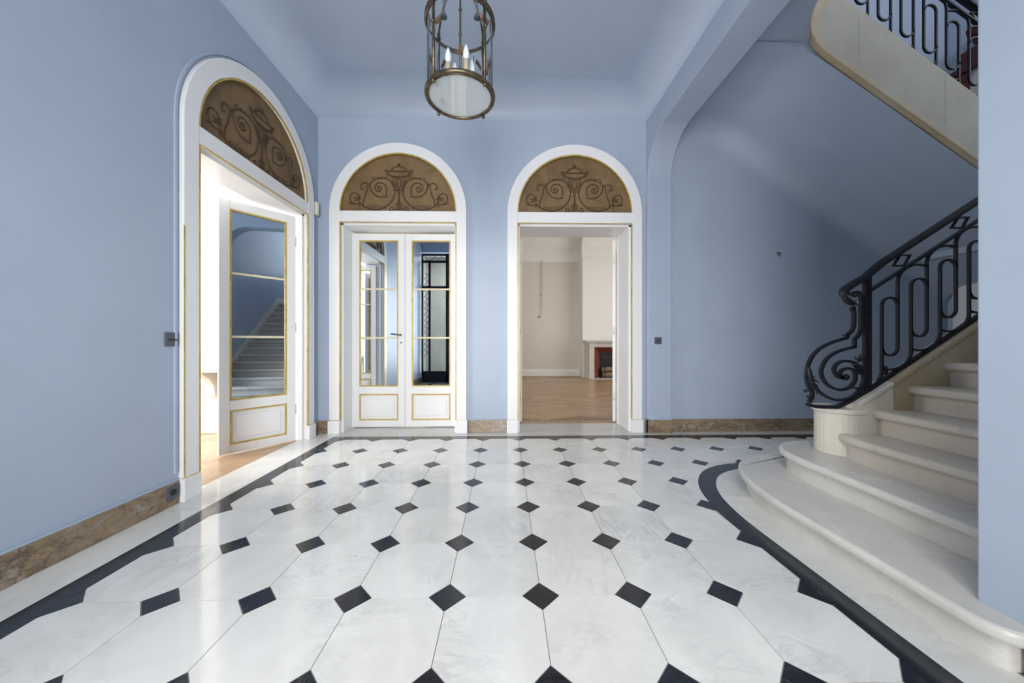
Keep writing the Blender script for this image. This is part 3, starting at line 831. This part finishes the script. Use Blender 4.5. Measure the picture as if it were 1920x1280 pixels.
under(MB().lathe([(0.004, -0.03), (0.016, -0.02), (0.019, 0.0), (0.012, 0.015), (0.016, 0.022), (0.006, 0.035)], 10, (a, RLY, b)).build('finial', IRON), RL)
for k in range(0, 6):
    x = (2.785 + k*2*PM)*RK; zc = (zsub(x)+zhand(x)-0.012)/2
    pth = [(x-0.058, zc-0.036), (x+0.016, zc-0.036), (x+0.058, zc+0.036), (x-0.012, zc+0.036)]
    under(MB().frame(pth, 0.009, RLY-0.008, RLY+0.008).build('lozenge', IRON), RL)

# ------------------------------------------------------------------ upper flight and landing
SU = -0.68
def zsof(x):
    k = 0.07; a = 3.742; b = 3.748 + SU*(x-2.57)
    m = min(a, b); return m - k*math.log(math.exp(-(a-m)/k) + math.exp(-(b-m)/k))
US = empty('upper_stair_flight', (3.6, 3.6, 3.0)); tag(US, 'upper stone stair flight with moulded string and blue soffit overhead', 'staircase')
YU = 3.0
def tr2(pts, Y): return [pix(1125 + x*0.390625, y*0.390625, Y) for x, y in pts]
def extend(p):
    (a, b), (c, d) = p[0], p[1]; k = (d-b)/(c-a); return [(XE-0.03, b + k*(XE-0.03-a))] + p
low = extend(tr2([(1815,822),(1600,668),(1400,527),(1200,385)], 3.02))
low = low[:4] + smooth(low[4:] + tr2([(1062,282),(1003,218),(981,150),(990,90),(1026,10),(1062,-60),(1110,-140),(1170,-230)], 3.02), 5)
upp = extend(tr2([(1815,725),(1600,570),(1400,425),(1250,315)], 2.95))
upp = upp[:4] + smooth(upp[4:] + tr2([(1122,237),(1078,190),(1064,140),(1074,70),(1108,0),(1142,-65),(1185,-140),(1240,-230)], 2.95), 5)
nn = min(len(low), len(upp))
def resample(p, n):
    d = [0]
    for a, b in zip(p[:-1], p[1:]): d.append(d[-1] + math.hypot(b[0]-a[0], b[1]-a[1]))
    out = []
    for i in range(n):
        t_ = d[-1]*i/(n-1); k = max(j for j in range(len(d)) if d[j] <= t_ + 1e-9); k = min(k, len(p)-2)
        f_ = (t_-d[k])/(d[k+1]-d[k]); out.append((p[k][0]+(p[k+1][0]-p[k][0])*f_, p[k][1]+(p[k+1][1]-p[k][1])*f_))
    return out
lowr, uppr = resample(low, 70), resample(upp, 70)
mid = [(a[0]*0.22+b[0]*0.78, a[1]*0.22+b[1]*0.78) for a, b in zip(lowr, uppr)]
under(MB().ring(lowr, mid, 2.962, 3.02).build('string_moulding', STONE, None, 0.012, 3), US)
under(MB().ring(mid, uppr, 2.982, 3.02).build('string_cove', STONE, None, 0.010, 2), US)
tl = extend(tr2([(1815,462),(1180,-8)], YU)); ks = (tl[-1][1]-tl[0][1])/(tl[-1][0]-tl[0][0])
ztl = lambda x: tl[0][1] + ks*(x-tl[0][0])
cur = []
for (a, c), (b, d) in zip(lowr, uppr):
    p = (a*0.4+b*0.6, c*0.4+d*0.6)
    if p[1] > ztl(p[0]): break
    cur.append(p)
xend = cur[-1][0]
tops = [(tl[0][0] + (xend-tl[0][0])*i/(len(cur)-1), ztl(tl[0][0] + (xend-tl[0][0])*i/(len(cur)-1))) for i in range(len(cur))]
under(MB().ring(tops, cur, YU, YU+0.11).build('string_face', STONEG), US)
for xj in (pix(1611.5, 100, YU)[0], pix(1772.5, 200, YU)[0]):
    z = zsof(xj); under(MB().box(xj-0.0015, xj+0.0015, YU-0.0012, YU+0.01, z+0.20, z+0.62).build('stone_joint', STONE), US)
SXS = [XR2 + (3.2-XR2)*i/28 for i in range(29)] + [3.6, 4.2, XE-0.02]
vs = []; fs = []
for x in SXS:
    vs += [(x, YU+0.005, zsof(x)), (x, YB-0.20, zsof(x))]
    vs += [(x, YB-0.24+0.24*math.sin(PI/2*i/10), zsof(x)-0.24+0.24*math.cos(PI/2*i/10)) for i in range(11)]
m = 13
for i in range(len(SXS)-1):
    for k in range(m-1):
        if k == 1: continue
        fs.append((i*m+k, i*m+k+1, (i+1)*m+k+1, (i+1)*m+k))
for i in range(len(SXS)-1):
    fs.append((i*m+0, i*m+2, (i+1)*m+2, (i+1)*m+0))
fs = [f for f in fs if not (f[0] % m == 0 and f[1] % m == 1)]
mb = MB(); mb.v = vs; mb.f = fs; mb.sm = [True]*len(fs)
under(mb.build('soffit', BLUE), US)
vs = []
for x in SXS: vs += [(x, YU+0.02, zsof(x)+0.004), (x, YB-0.01, zsof(x)+0.004), (x, YB-0.01, min(4.26, zsof(x)+0.2)), (x, YU+0.02, min(4.26, zsof(x)+0.2))]
fs = [(4*i+k, 4*i+(k+1) % 4, 4*i+4+(k+1) % 4, 4*i+4+k) for i in range(len(SXS)-1) for k in range(4)]
under(MB().add(vs, fs).build('flight_slab', BLUE), US)
def zland():
    mb = MB()
    pl = [(XR2, 1.0), (2.34, 1.0), (2.35, 2.0), (2.39, 2.5), (2.44, 2.70), (2.52, 2.82), (2.605, 2.93), (2.70, 3.02), (XR2, 3.02)]
    return mb.prism(pl, 3.746, 4.28, 'xy')
under(zland().build('landing_slab', BLUE), US)
for n in range(9):
    x = 4.93 - 0.22*n; z = zsof(x-0.26) + 0.20
    under(MB().box(x-0.26, x+0.02, YU+0.02, YB-0.002, z-0.17, z).build('step', MARBS, None, 0.01), US)
# main half landing
under(MB().box(4.96, XE-0.001, YS1+0.21, YB-0.001, 2.06, NST*RI).build('half_landing', BLUE), US)

# upper railing
UR = empty('stair_railing', (3.6, YU+0.05, 3.7)); tag(UR, 'black wrought iron railing on the upper stair flight beside the mahogany door', 'railing')
UY = YU + 0.045
for n in range(-3, 6):
    x0 = pix(1797.6, 50, UY)[0] - PM*n; dz = -SU*PM*n
    m = MB(); rail_module(m, x0, 3.555+dz, 3.985+dz, -1, UY, -SU)
    under(m.build('oval_baluster', IRON), UR)
xr_ = pix(1797.6, 50, UY)[0]
zsu = lambda x: 4.16 + SU*(x-xr_+OW)
zha = lambda x: 4.30 + SU*(x-xr_+OW)
zbo = lambda x: zsof(x) + 0.665
for f, nm, wd in ((zsu, 'sub_rail', 0.016), (zbo, 'bottom_rail', 0.020)):
    under(MB().strip([(2.80, f(2.80)), (XE-0.05, f(XE-0.05))], wd, UY-0.015, UY+0.015).build(nm, IRON), UR)
under(handrail([(2.80, zha(2.80)), (4.0, zha(4.0)), (XE-0.05, zha(XE-0.05))], UY).build('handrail', IRON), UR)
for k in range(0, 5):
    x = xr_ + 0.17 - k*2*PM; zc = (zsu(x)+zha(x)-0.02)/2
    pth = [(x+0.058, zc-0.036), (x-0.016, zc-0.036), (x-0.058, zc+0.036), (x+0.012, zc+0.036)]
    under(MB().frame(pth[::-1], 0.009, UY-0.008, UY+0.008).build('lozenge', IRON), UR)

t = empty('window_1', (XE+0.75, 1.80, 3.2)); struct(t, 'tall landing window at the top of the lower stair flight')
for (a0, a1, b0, b1) in ((-0.72, -0.66, 0, 2.5), (0.66, 0.72, 0, 2.5), (-0.72, 0.72, 0, 0.06), (-0.72, 0.72, 2.44, 2.5), (-0.02, 0.02, 0, 2.5)):
    MB().box(-0.04, 0.0, a0, a1, b0, b1).build('window_frame', WHITE, t)
for a0 in (-0.66, 0.02): MB().box(-0.012, -0.008, a0, a0+0.64, 0.06, 2.44).build('pane', GLASS, t)

# ------------------------------------------------------------------ doors in the stairwell
t = empty('door_7', (XE, 3.48, 0)); struct(t, 'plain white round-topped door below the half landing')
def rounded_top(w_, h_, r_):
    return [(-w_/2, 0.0), (w_/2, 0.0), (w_/2, h_-r_)] + [(w_/2-r_+r_*math.cos(a), h_-r_+r_*math.sin(a)) for a in [PI/2*i/10 for i in range(1, 11)]] + \
           [(-w_/2+r_-r_*math.cos(a), h_-r_+r_*math.sin(a)) for a in [PI/2-PI/2*i/10 for i in range(11)]]
pl = rounded_top(1.30, 2.035, 0.36)
MB().prism(pl, -0.03, 0.0, 'yz').build('door_surround', WHITE, t, 0.004)
pl = rounded_top(0.86, 1.93, 0.06)
MB().prism(pl, -0.045, -0.03, 'yz').build('door_panel', WHITE, t, 0.004)
MB().ball((-0.06, 0.30, 1.02), 0.02).build('knob', BRASS, t)
t = empty('door_8', (XE, 3.50, NST*RI-0.10)); struct(t, 'dark red mahogany door with stepped cornice on the half landing')
for s in (-1, 1): MB().box(-0.07, 0, s*0.47, s*0.62, 0, 2.14).build('pilaster', MAHOG, t, 0.008)
MB().box(-0.09, 0, -0.64, 0.64, 2.14, 2.22).build('lintel', MAHOG, t, 0.006)
MB().box(-0.05, 0, -0.55, 0.55, 2.22, 2.40).build('frieze', MAHOG, t, 0.006)
MB().prism([(0, 2.40), (-0.09, 2.40), (-0.10, 2.44), (-0.16, 2.47), (-0.18, 2.52), (-0.18, 2.55), (0, 2.60)], -0.58, 0.40, 'xz').build('cornice', MAHOG, t)
MB().box(-0.03, 0, -0.47, 0.47, 0, 2.14).build('door_panel', CREAM, t)
MB().box(-0.04, -0.03, -0.34, 0.28, 0.9, 2.0).build('mirror_pane', MIRROR, t)
f_ = MB().frame([(-0.36, 0.88), (0.30, 0.88), (0.30, 2.02), (-0.36, 2.02)], 0.03, -0.05, -0.03).build('pane_frame', GREYP, t)
f_.rotation_euler = (0, 0, -PI/2)

# ------------------------------------------------------------------ lantern
LX, LY, LZ = -0.268, 2.08, 2.565
R = 0.200; HG = 0.425
LT = empty('hanging_lantern', (LX, LY, LZ)); tag(LT, 'cylindrical brass and glass lantern hanging from the blue ceiling', 'lantern')
def torus(r, rr, z, n=40, m=8, sz=1.0):
    vs = []; fs = []
    for i in range(n):
        a = 2*PI*i/n
        for k in range(m):
            b = 2*PI*k/m; q = r + rr*math.cos(b)
            vs.append((q*math.cos(a), q*math.sin(a), z + rr*sz*math.sin(b)))
    for i in range(n):
        for k in range(m):
            fs.append((i*m+k, ((i+1) % n)*m+k, ((i+1) % n)*m+(k+1) % m, i*m+(k+1) % m))
    return MB().add(vs, fs, True)
torus(R, 0.010, 0.0, sz=1.3).build('bottom_ring', BRASS, LT); torus(R-0.012, 0.006, -0.008).build('inner_bottom_ring', BRASS, LT)
torus(R, 0.010, HG, sz=1.2).build('top_ring', BRASS, LT); torus(R+0.004, 0.005, HG+0.018).build('top_bead', BRASS, LT)
MB().prism([((R-0.012)*math.cos(2*PI*i/48), (R-0.012)*math.sin(2*PI*i/48)) for i in range(48)], -0.004, 0.0, 'xy').build('glass_disc', FROST, LT)
n = 48; vs = []; fs = []
for i in range(n):
    a = 2*PI*i/n; vs += [((R-0.006)*math.cos(a), (R-0.006)*math.sin(a), 0.0), ((R-0.006)*math.cos(a), (R-0.006)*math.sin(a), HG)]
for i in range(n): j = (i+1) % n; fs.append((2*i, 2*j, 2*j+1, 2*i+1))
MB().add(vs, fs, True).build('glass_cylinder', GLASS, LT)
for k in range(4):
    a = math.radians(45 + 90*k + 5); x, y = R*math.cos(a), R*math.sin(a)
    rod = MB().tube([(x, y, -0.005), (x, y, HG+0.02)], 0.0085, 10).build('upright_rod', BRASS, LT)
    MB().ball((x, y, -0.022), 0.011).build('bottom_ball', BRASS, rod)
    MB().lathe([(0.009, 0.0), (0.014, 0.012), (0.014, 0.022), (0.008, 0.032), (0.012, 0.042), (0.007, 0.055), (0.002, 0.07)], 10, (x, y, HG+0.012)).build('top_finial', BRASS, rod)
    MB().ball((x*1.02, y*1.02, HG*0.72), 0.011).build('collar', BRASS, rod)
    # crown arms rising to the hanging stem
    p = smooth([(x*0.97, y*0.97, HG+0.02), (x*0.95, y*0.95, HG+0.10), (x*0.70, y*0.70, HG+0.22), (x*0.35, y*0.35, HG+0.28), (x*0.10, y*0.10, HG+0.36)], 5)
    MB().tube(p, 0.0065, 8).build('crown_arm', BRASS, LT)
    # plate clips inside the top ring
    b2 = a + PI/4
    q_ = MB().box(-0.022, 0.022, -0.004, 0.004, -0.02, 0.02).build('clip_plate', COPPER, LT)
    q_.location = ((R-0.02)*math.cos(b2), (R-0.02)*math.sin(b2), HG+0.01); q_.rotation_euler = (0, 0, b2+PI/2)
MB().tube([(0, 0, 0.03), (0, 0, HG+0.40)], 0.006, 8).build('stem', BRASS, LT)
for z in (0.26, 0.37, 0.52): MB().ball((0, 0, z), 0.0105).build('stem_knop', BRASS, LT)
MB().lathe([(0.004, -0.01), (0.03, 0.0), (0.05, 0.012), (0.05, 0.02), (0.012, 0.03)], 20, (0, 0, 0.03)).build('candle_tray', BRASS, LT)
for k in range(4):
    a = math.radians(45 + 90*k - 12); x, y = 0.078*math.cos(a), 0.078*math.sin(a)
    MB().tube(smooth([(0, 0, 0.045), (x*0.5, y*0.5, 0.035), (x, y, 0.05)], 4), 0.005, 8).build('candle_arm', BRASS, LT)
    cup = MB().lathe([(0.006, 0.045), (0.018, 0.055), (0.020, 0.062), (0.013, 0.068)], 14, (x, y, 0)).build('candle_cup', BRASS, LT)
    MB().lathe([(0.0145, 0.066), (0.0145, 0.165), (0.011, 0.170)], 14, (x, y, 0)).build('candle_sleeve', CANDLE, LT)
    MB().lathe([(0.010, 0.166), (0.0185, 0.184), (0.0190, 0.200), (0.014, 0.228), (0.006, 0.250), (0.001, 0.258)], 14, (x, y, 0)).build('bulb', BULB, LT)
# spot sockets under the crown
for k in range(2):
    a = math.radians(70 + 40*k) + (0 if k == 0 else 0.1); x, y = 0.10*math.cos(PI*k), 0.03
    MB().lathe([(0.020, 0.0), (0.016, 0.015), (0.007, 0.028), (0.004, 0.05), (0.004, 0.11)], 14, (x, y-0.02, HG+0.055)).build('downlight_cup', GREYP, LT)
    MB().tube([(x*1.0, y+0.01, HG+0.11), (x*1.65, y+0.05, HG+0.09)], 0.014, 10).build('socket_tube', COPPER, LT)
MB().tube([(0, 0, HG+0.40), (0, 0, ZC-LZ-0.06)], 0.008, 8).build('hanging_rod', BRASS, LT)
MB().lathe([(0.008, -0.10), (0.03, -0.07), (0.065, -0.03), (0.07, 0.0)], 24, (0, 0, ZC-LZ)).build('ceiling_rose', BRASS, LT)

# ------------------------------------------------------------------ switches, socket, sensor, hook
def plate(name, loc, rz, w_, h_, label, cat, kind):
    t = empty(name, loc, rz); tag(t, label, cat)
    MB().box(-w_/2, w_/2, -0.010, 0, -h_/2, h_/2).build('plate', GREYP, t, 0.002)
    if kind == 'toggles':
        for dx in (-0.022, 0, 0.022):
            MB().tube([(dx, -0.009, 0), (dx, -0.017, -0.006)], 0.0050, 8).build('toggle', DARK, t)
    elif kind == 'toggle':
        MB().tube([(0, -0.009, 0.0), (0, -0.024, -0.008)], 0.006, 8).build('toggle', DARK, t)
    else:
        m = MB().lathe([(0.020, 0), (0.020, 0.004), (0.017, 0.004), (0.017, 0.001)], 24); o = m.build('socket_ring', DARK, t)
        o.rotation_euler = (PI/2, 0, 0); o.location = (0, -0.010, 0)
        for dx in (-0.008, 0.008): MB().tube([(dx, -0.010, 0), (dx, -0.0145, 0)], 0.003, 8).build('contact_hole', GREYP, t)
    return t
def on_left(u, v):
    xr = (u-960)/F; t = XL/(xr*math.cos(TH)+math.sin(TH)); return (XL, t*(math.cos(TH)-xr*math.sin(TH)), H+t*(640-v)/F)
plate('light_switch', on_left(320.5, 636), PI/2, 0.092, 0.092, 'dark grey square switch plate with three toggles on the side wall', 'switch', 'toggles')
p = on_left(320.5, 920); p = (XL+BD, p[1]-0.012, 0.095)
plate('power_socket', p, PI/2, 0.080, 0.088, 'dark grey power socket set into the marble baseboard', 'socket', 'socket')
a, b = pix(1233.5, 638.5, Y1)
plate('light_switch', (a, Y1, b), 0, 0.082, 0.082, 'dark grey square switch with one toggle on the pier by the stairs', 'switch', 'toggle')
p = on_left(589, 392)
t = empty('motion_sensor', p, PI/2); tag(t, 'ivory motion sensor box high beside the left arch', 'sensor')
MB().prism([(-0.04, 0), (0.04, 0), (0.04, -0.03), (0.02, -0.048), (-0.02, -0.048), (-0.04, -0.03)], -0.07, 0.075, 'xy').build('housing', SENSOR, t, 0.004)
MB().box(-0.018, 0.018, -0.050, -0.046, -0.02, 0.05).build('lens_window', BULB, t, 0.002)
a, b = pix(1459.5, 477, YB)
t = empty('wall_hook', (a, YB, b)); tag(t, 'tiny dark hook on the bare blue wall beside the stairs', 'hook')
MB().box(-0.022, 0.022, -0.010, 0, 0.012, 0.022).build('bar', DARK, t)
MB().tube(smooth([(-0.018, -0.008, 0.015), (-0.012, -0.016, -0.012), (0, -0.018, -0.024), (0.012, -0.016, -0.012), (0.018, -0.008, 0.015)], 4), 0.005, 6).build('loop', GREYP, t)

# ------------------------------------------------------------------ rear room
RX0, RX1, RY0, RY1, RZ = -2.4, 5.6, YB+0.45, 11.0, 4.6
mb = MB(); mb.box(RX0-0.2, RX1+0.2, RY1, RY1+0.2, 0, RZ)
struct(mb.build('wall_rear_room_far', CREAM), 'cream far wall of the parquet room')
struct(MB().box(RX0-0.2, RX0, RY0, RY1, 0, RZ).build('wall_rear_room_left', CREAM), 'cream side wall of the parquet room')
struct(MB().box(RX1, RX1+0.2, RY0, RY1, 0, RZ).build('wall_rear_room_right', CREAM), 'cream side wall of the parquet room beyond the fireplace')
struct(MB().box(RX0, RX1, RY0, RY1, RZ, RZ+0.1).build('ceiling_rear_room', ROOMW), 'white ceiling of the parquet room')
struct(MB().box(RX0, RX1, RY0-0.012, RY0-0.0, 2.6, RZ).build('wall_rear_room_near', CREAM), 'cream wall above the doorway inside the parquet room')
CBX0, CBY = 2.36, 10.5
struct(MB().box(CBX0, 4.2, CBY, RY1, 0, RZ).build('wall_chimney_breast', ROOMW), 'white chimney breast above the fireplace')
def parquet(parent, x0, x1, ya, yb, cw, dy, sl, ok, along='y'):
    me = []
    for s in (1, -1):
        h = cw/2-0.0008; g = 0.0008
        p = [(-h, -s*sl/2+g), (h, s*sl/2+g), (h, s*sl/2+dy-g), (-h, -s*sl/2+dy-g)]
        me.append(mesh_of(MB().prism(p, -0.01, 0.0, 'xy'), 'parquet_board', OAK))
    cnt = 0
    for ci in range(int((x1-x0)/cw)):
        xc = x0 + (ci+0.5)*cw
        for k in range(int((yb-ya)/dy)):
            y = ya + k*dy
            if ok(xc, y):
                inst(me[ci % 2], 'parquet_board', parent, (xc, y, random.uniform(-0.0003, 0))); cnt += 1
    return cnt
FR = struct(MB().box(RX0, RX1, RY0-0.001, RY1, -0.08, -0.002).build('floor_rear_room', OAKB), 'oak chevron parquet floor of the fireplace room')
FR['count'] = parquet(FR, -0.7, 4.7, RY0+0.30, RY1-0.35, 0.60, 0.140, 0.30, lambda x, y: -0.7 < x < 0.34*y+0.45 and x > 0.02*y-0.45)
del FR['count']
# edge boards next to the threshold
for k in range(4): slab_o = MB().box(-0.7+k*1.0, 0.3+k*1.0-0.001, RY0, RY0+0.145, -0.012, -0.0002).build('edge_board', OAK, FR)
# skirting and cornice
def skirt(x0, x1, y, name='skirting_board'):
    t = MB().prism([(y, 0), (y-0.03, 0), (y-0.03, 0.15), (y-0.022, 0.19), (y-0.012, 0.215), (y, 0.22)], x0, x1, 'yz'); return t
struct(skirt(RX0, CBX0, RY1).build('baseboard_rear_room', ROOMW), 'tall white skirting along the cream far wall')
struct(skirt(CBX0, 2.42, CBY).build('baseboard_chimney_breast', ROOMW), 'short white skirting beside the fireplace')
def corn(y, z): return [(y, z), (y-0.03, z), (y-0.035, z+0.05), (y-0.02, z+0.07), (y-0.02, z+0.36), (y-0.06, z+0.40), (y-0.09, z+0.46), (y-0.16, z+0.54), (y-0.20, z+0.66), (y-0.20, z+0.86), (y-0.34, RZ), (y, RZ)]
struct(MB().prism(corn(RY1, 3.62), RX0, CBX0, 'yz').build('trim_4', ROOMW), 'stepped plaster cornice along the cream far wall')
struct(MB().prism(corn(CBY, 3.62), CBX0-0.03, 4.2, 'yz').build('trim_5', ROOMW), 'stepped plaster cornice on the chimney breast')
# hanging picture cord
t = empty('picture_hanger', (1.15, RY1-0.035, 2.4)); tag(t, 'thin grey picture cord hanging on the cream wall', 'cord')
MB().tube([(0, 0, 1.26), (0.0, 0, 0.2), (0.0, 0, -0.28)], 0.007, 6).build('cord', CABLE, t)
MB().tube([(0, 0, -0.28), (-0.02, 0, -0.42), (-0.055, 0, -0.50)], 0.005, 6).build('cord_end', CABLE, t)
MB().ball((-0.06, 0, -0.52), 0.028).build('hook', CABLE, t)
MB().ball((0, 0, 0.16), 0.022).build('knot', CABLE, t)
# outlet
t = MB().box(2.0, 2.16, RY1-0.04, RY1-0.028, 0.07, 0.15).build('wall_outlet', ROOMW, None, 0.004); tag(t, 'small white double outlet on the tall skirting', 'outlet')

# fireplace
FPX0, FPX1, FPY = 2.40, 3.90, 10.12
t = empty('fireplace', ((FPX0+FPX1)/2, FPY, 0)); tag(t, 'white marble fireplace with brick-lined hearth in the parquet room', 'fireplace')
def fp(mb, name, mat, bev=0.0): return under(mb.build(name, mat, None, bev), t)
LGW = 0.15; OX0, OX1 = FPX0+0.07+LGW, FPX1-0.07-LGW; OZ = 0.935
fp(MB().box(FPX0-0.06, FPX1+0.06, FPY-0.10, CBY, 1.085, 1.135), 'mantel_shelf', MARBS, 0.01)
fp(MB().box(FPX0-0.02, FPX1+0.02, FPY-0.05, CBY, 1.055, 1.085), 'shelf_moulding', MARBS, 0.008)
for s in (0, 1):
    xa_ = FPX0+0.07 if s == 0 else OX1; 
    fp(MB().box(xa_, xa_+LGW, FPY, CBY, 0, OZ), 'pilaster', MARBS, 0.005)
    fp(MB().box(xa_-0.02, xa_+LGW, FPY-0.03, CBY, 0, 0.19), 'pilaster_base', MARBS, 0.006)
    fp(MB().box(xa_-0.005, xa_+LGW, FPY-0.02, CBY, OZ, 1.055), 'corbel', MARBS, 0.006)
    xb_ = FPX0 if s == 0 else FPX1-0.07
    fp(MB().box(xb_, xb_+0.07, FPY+0.12, CBY, 0, 1.055), 'side_return', MARBS, 0.005)
fp(MB().box(OX0, OX1, FPY, CBY-0.05, OZ, 1.055), 'lintel', MARBS, 0.005)
YBK = CBY + 0.25
bw, bh = 0.11, 0.055
for k in range(16):
    for c_ in range(3):
        y0_ = FPY+0.02 + c_*0.12 + (0.06 if k % 2 else 0)
        y1_ = min(y0_+0.115, CBY-0.04)
        if y1_ - y0_ < 0.02: continue
        xin = lambda y: OX0 + (y-FPY)*0.75
        m = MB().prism([(OX0-0.01, y0_), (xin(y0_), y0_), (xin(y1_), y1_), (OX0-0.01, y1_)], 0.02+k*0.057, 0.02+k*0.057+0.052, 'xy')
        fp(m, 'brick', BRICK)
        m = MB().prism([(OX1+0.01, y0_), (OX1-(xin(y0_)-OX0), y0_), (OX1-(xin(y1_)-OX0), y1_), (OX1+0.01, y1_)], 0.02+k*0.057, 0.02+k*0.057+0.052, 'xy')
        fp(m, 'brick', BRICK)
fp(MB().prism([(FPY+0.01, OZ-0.01), (CBY-0.04, OZ-0.18), (CBY-0.04, OZ+0.02), (FPY+0.01, OZ+0.02)], OX0, OX1, 'yz'), 'brick_hood', BRICK)
fp(MB().box(OX0, OX1, CBY-0.06, CBY-0.005, 0, OZ), 'fireback', CHAR)
fp(MB().box(OX0+0.27, OX1-0.27, CBY-0.12, CBY-0.06, 0.60, 0.62), 'grate_bar', BRASS)
fp(MB().box(FPX0+0.13, FPX1-0.13, FPY-0.10, CBY, 0.0, 0.018), 'hearth_slab', MARBS, 0.004)
for s in (0.36, 0.62):
    fp(MB().tube([(OX0+s, FPY+0.14, 0.02), (OX0+s, FPY+0.14, 0.36)], 0.012, 8).ball((OX0+s, FPY+0.14, 0.38), 0.025), 'firedog', DARK)
def log(x0, x1, y, z, r, label):
    m = MB().tube([(x0, y, z), ((x0+x1)/2, y+0.015, z+0.01), (x1, y, z-0.005)], r, 10, True, lambda t: 1-0.12*t)
    o = m.build('firewood_log', LOG); tag(o, label, 'log'); return o
log(OX0+0.29, OX1-0.20, FPY+0.21, 0.018+0.085, 0.085, 'thick split log lying lowest in the brick hearth')
log(OX0+0.27, OX1-0.24, FPY+0.20, 0.018+0.17+0.075, 0.08, 'paler log resting on top of another in the hearth')

# ------------------------------------------------------------------ side room (left)
SX0, SX1, SY0, SY1, SZ = -6.5, XL-0.31, -0.2, 4.26, 3.9
struct(MB().box(SX0, SX1, SY1, SY1+0.2, 0, SZ).build('wall_side_room_back', ROOMW), 'bright white rear wall of the side room')
struct(MB().box(SX0-0.2, SX0, SY0, SY1, 0, SZ).build('wall_side_room_far', ROOMW), 'bright white far wall of the side room')
struct(MB().box(SX0, SX1, SY0-0.2, SY0, 0, SZ).build('wall_side_room_front', ROOMW), 'white street-side wall of the side room')
struct(MB().box(SX0, SX1, SY0, SY1, SZ, SZ+0.1).build('ceiling_side_room', ROOMW), 'white ceiling of the side room')
FS = struct(MB().box(SX0, XL-0.075, SY0, SY1, -0.08, -0.002).build('floor_side_room', OAKB), 'oak chevron parquet floor of the side room')
parquet(FS, XL-0.0725-0.5*5, XL-0.0725, 1.9, SY1-0.15, 0.50, 0.10, 0.28, lambda x, y: x > -4.4 and y > 2.1)
struct(MB().prism([(SY1, 0), (SY1-0.02, 0), (SY1-0.02, 0.13), (SY1-0.01, 0.15), (SY1, 0.15)], SX0, SX1, 'yz').build('baseboard_side_room', ROOMW), 'white skirting in the side room')
t = empty('wall_console', (-3.32, SY1, 0)); tag(t, 'white stone console shelf on curved bracket behind the half-open door', 'shelf')
under(MB().box(-3.60, -2.95, SY1-0.26, SY1, 0.745, 0.785).build('shelf_top', STONEW, None, 0.006), t)
br = [(SY1, 0.745), (SY1-0.22, 0.745), (SY1-0.20, 0.70), (SY1-0.12, 0.66), (SY1-0.06, 0.58), (SY1-0.04, 0.45), (SY1, 0.42)]
under(MB().prism(br, -3.55, -3.47, 'yz').build('bracket', STONEW, None, 0.005), t)
under(MB().prism(br, -3.08, -3.00, 'yz').build('bracket', STONEW, None, 0.005), t)
a, b = pix(474, 353, SY1)
t = empty('picture_hook', (a, SY1, b)); tag(t, 'small dark picture hook high on the white wall behind the open door', 'hook')
MB().box(-0.03, 0.03, -0.012, 0.0, 0.0, 0.012).build('hook_bar', DARK, t)
MB().tube([(0, -0.006, 0.006), (0, -0.02, -0.01), (0, -0.012, -0.02)], 0.004, 6).build('hook_pin', DARK, t)

# ------------------------------------------------------------------ iron entrance screen behind the viewpoint
t = empty('entrance_screen', (-1.8, YE, 0)); tag(t, 'black iron and glass entrance screen seen reflected in the closed mirrored doors', 'screen')
def screen(ax, ay, bx, by, scroll=True):
    ln = math.hypot(bx-ax, by-ay); an = math.atan2(by-ay, bx-ax)
    M = Matrix.Translation((ax, ay, 0)) @ Matrix.Rotation(an, 4, 'Z')
    def put(mb, name, mat):
        o = mb.build(name, mat); o.matrix_world = M
        o.parent = t; o.matrix_parent_inverse = Matrix.Translation(-Vector(t.location)); return o
    fw = 0.06; ht = 3.46
    sw = 0.20 if scroll else 0.0
    put(MB().box(0, fw*0.6, -0.02, 0.02, 0, ht), 'stile', IRON)
    put(MB().box(ln-0.035, ln, -0.02, 0.02, 0, ht), 'stile', IRON)
    if scroll: put(MB().box(sw-0.025, sw+0.035, -0.02, 0.02, 0.3, ht-0.18), 'stile', IRON)
    put(MB().box(0, ln, -0.02, 0.02, 0, 0.30), 'kick_plate', IRON)
    put(MB().box(0, ln, -0.02, 0.02, ht-0.05, ht), 'rail', IRON)
    put(MB().box(0, ln, -0.02, 0.02, ht-0.24, ht-0.18), 'rail', IRON)
    put(MB().box(0, ln, -0.02, 0.02, ht-0.95, ht-0.87), 'rail', IRON)
    put(MB().box(sw, ln, -0.003, 0.003, 0.30, ht-0.05), 'glass_pane', GLASS)
    def scr(x, z, s, hor=False):
        p = [(-0.05, -0.06), (0.0, 0.0), (0.05, 0.05), (0.045, 0.09), (0.01, 0.095), (-0.005, 0.07), (0.015, 0.055)]
        if hor: p = [(b*1.2, a*0.8) for a, b in p]
        q = smooth(p, 4)
        put(MB().strip([(x+a*s, z+b*s) for a, b in q], 0.012, -0.008, 0.008), 'wave_scroll', IRON)
    if scroll:
        for k in range(14): scr(0.105, 0.75+k*0.16, 1.0)
        for k in range(3): scr(0.30+k*0.16, ht-0.115, 0.75, True)
    else:
        for k in range(2): scr(0.10+k*0.16, ht-0.115, 0.75, True)
screen(-2.235, YE, -1.56, YE)
screen(-1.56, YE, -1.26, YE+0.22, False)
t2 = t
t = empty('entrance_screen', (1.3, YE, 0)); tag(t, 'black iron and glass entrance screen on the stair side of the entrance', 'screen')
screen(0.74, YE+0.22, 1.04, YE, False)
screen(1.04, YE, 1.715, YE)
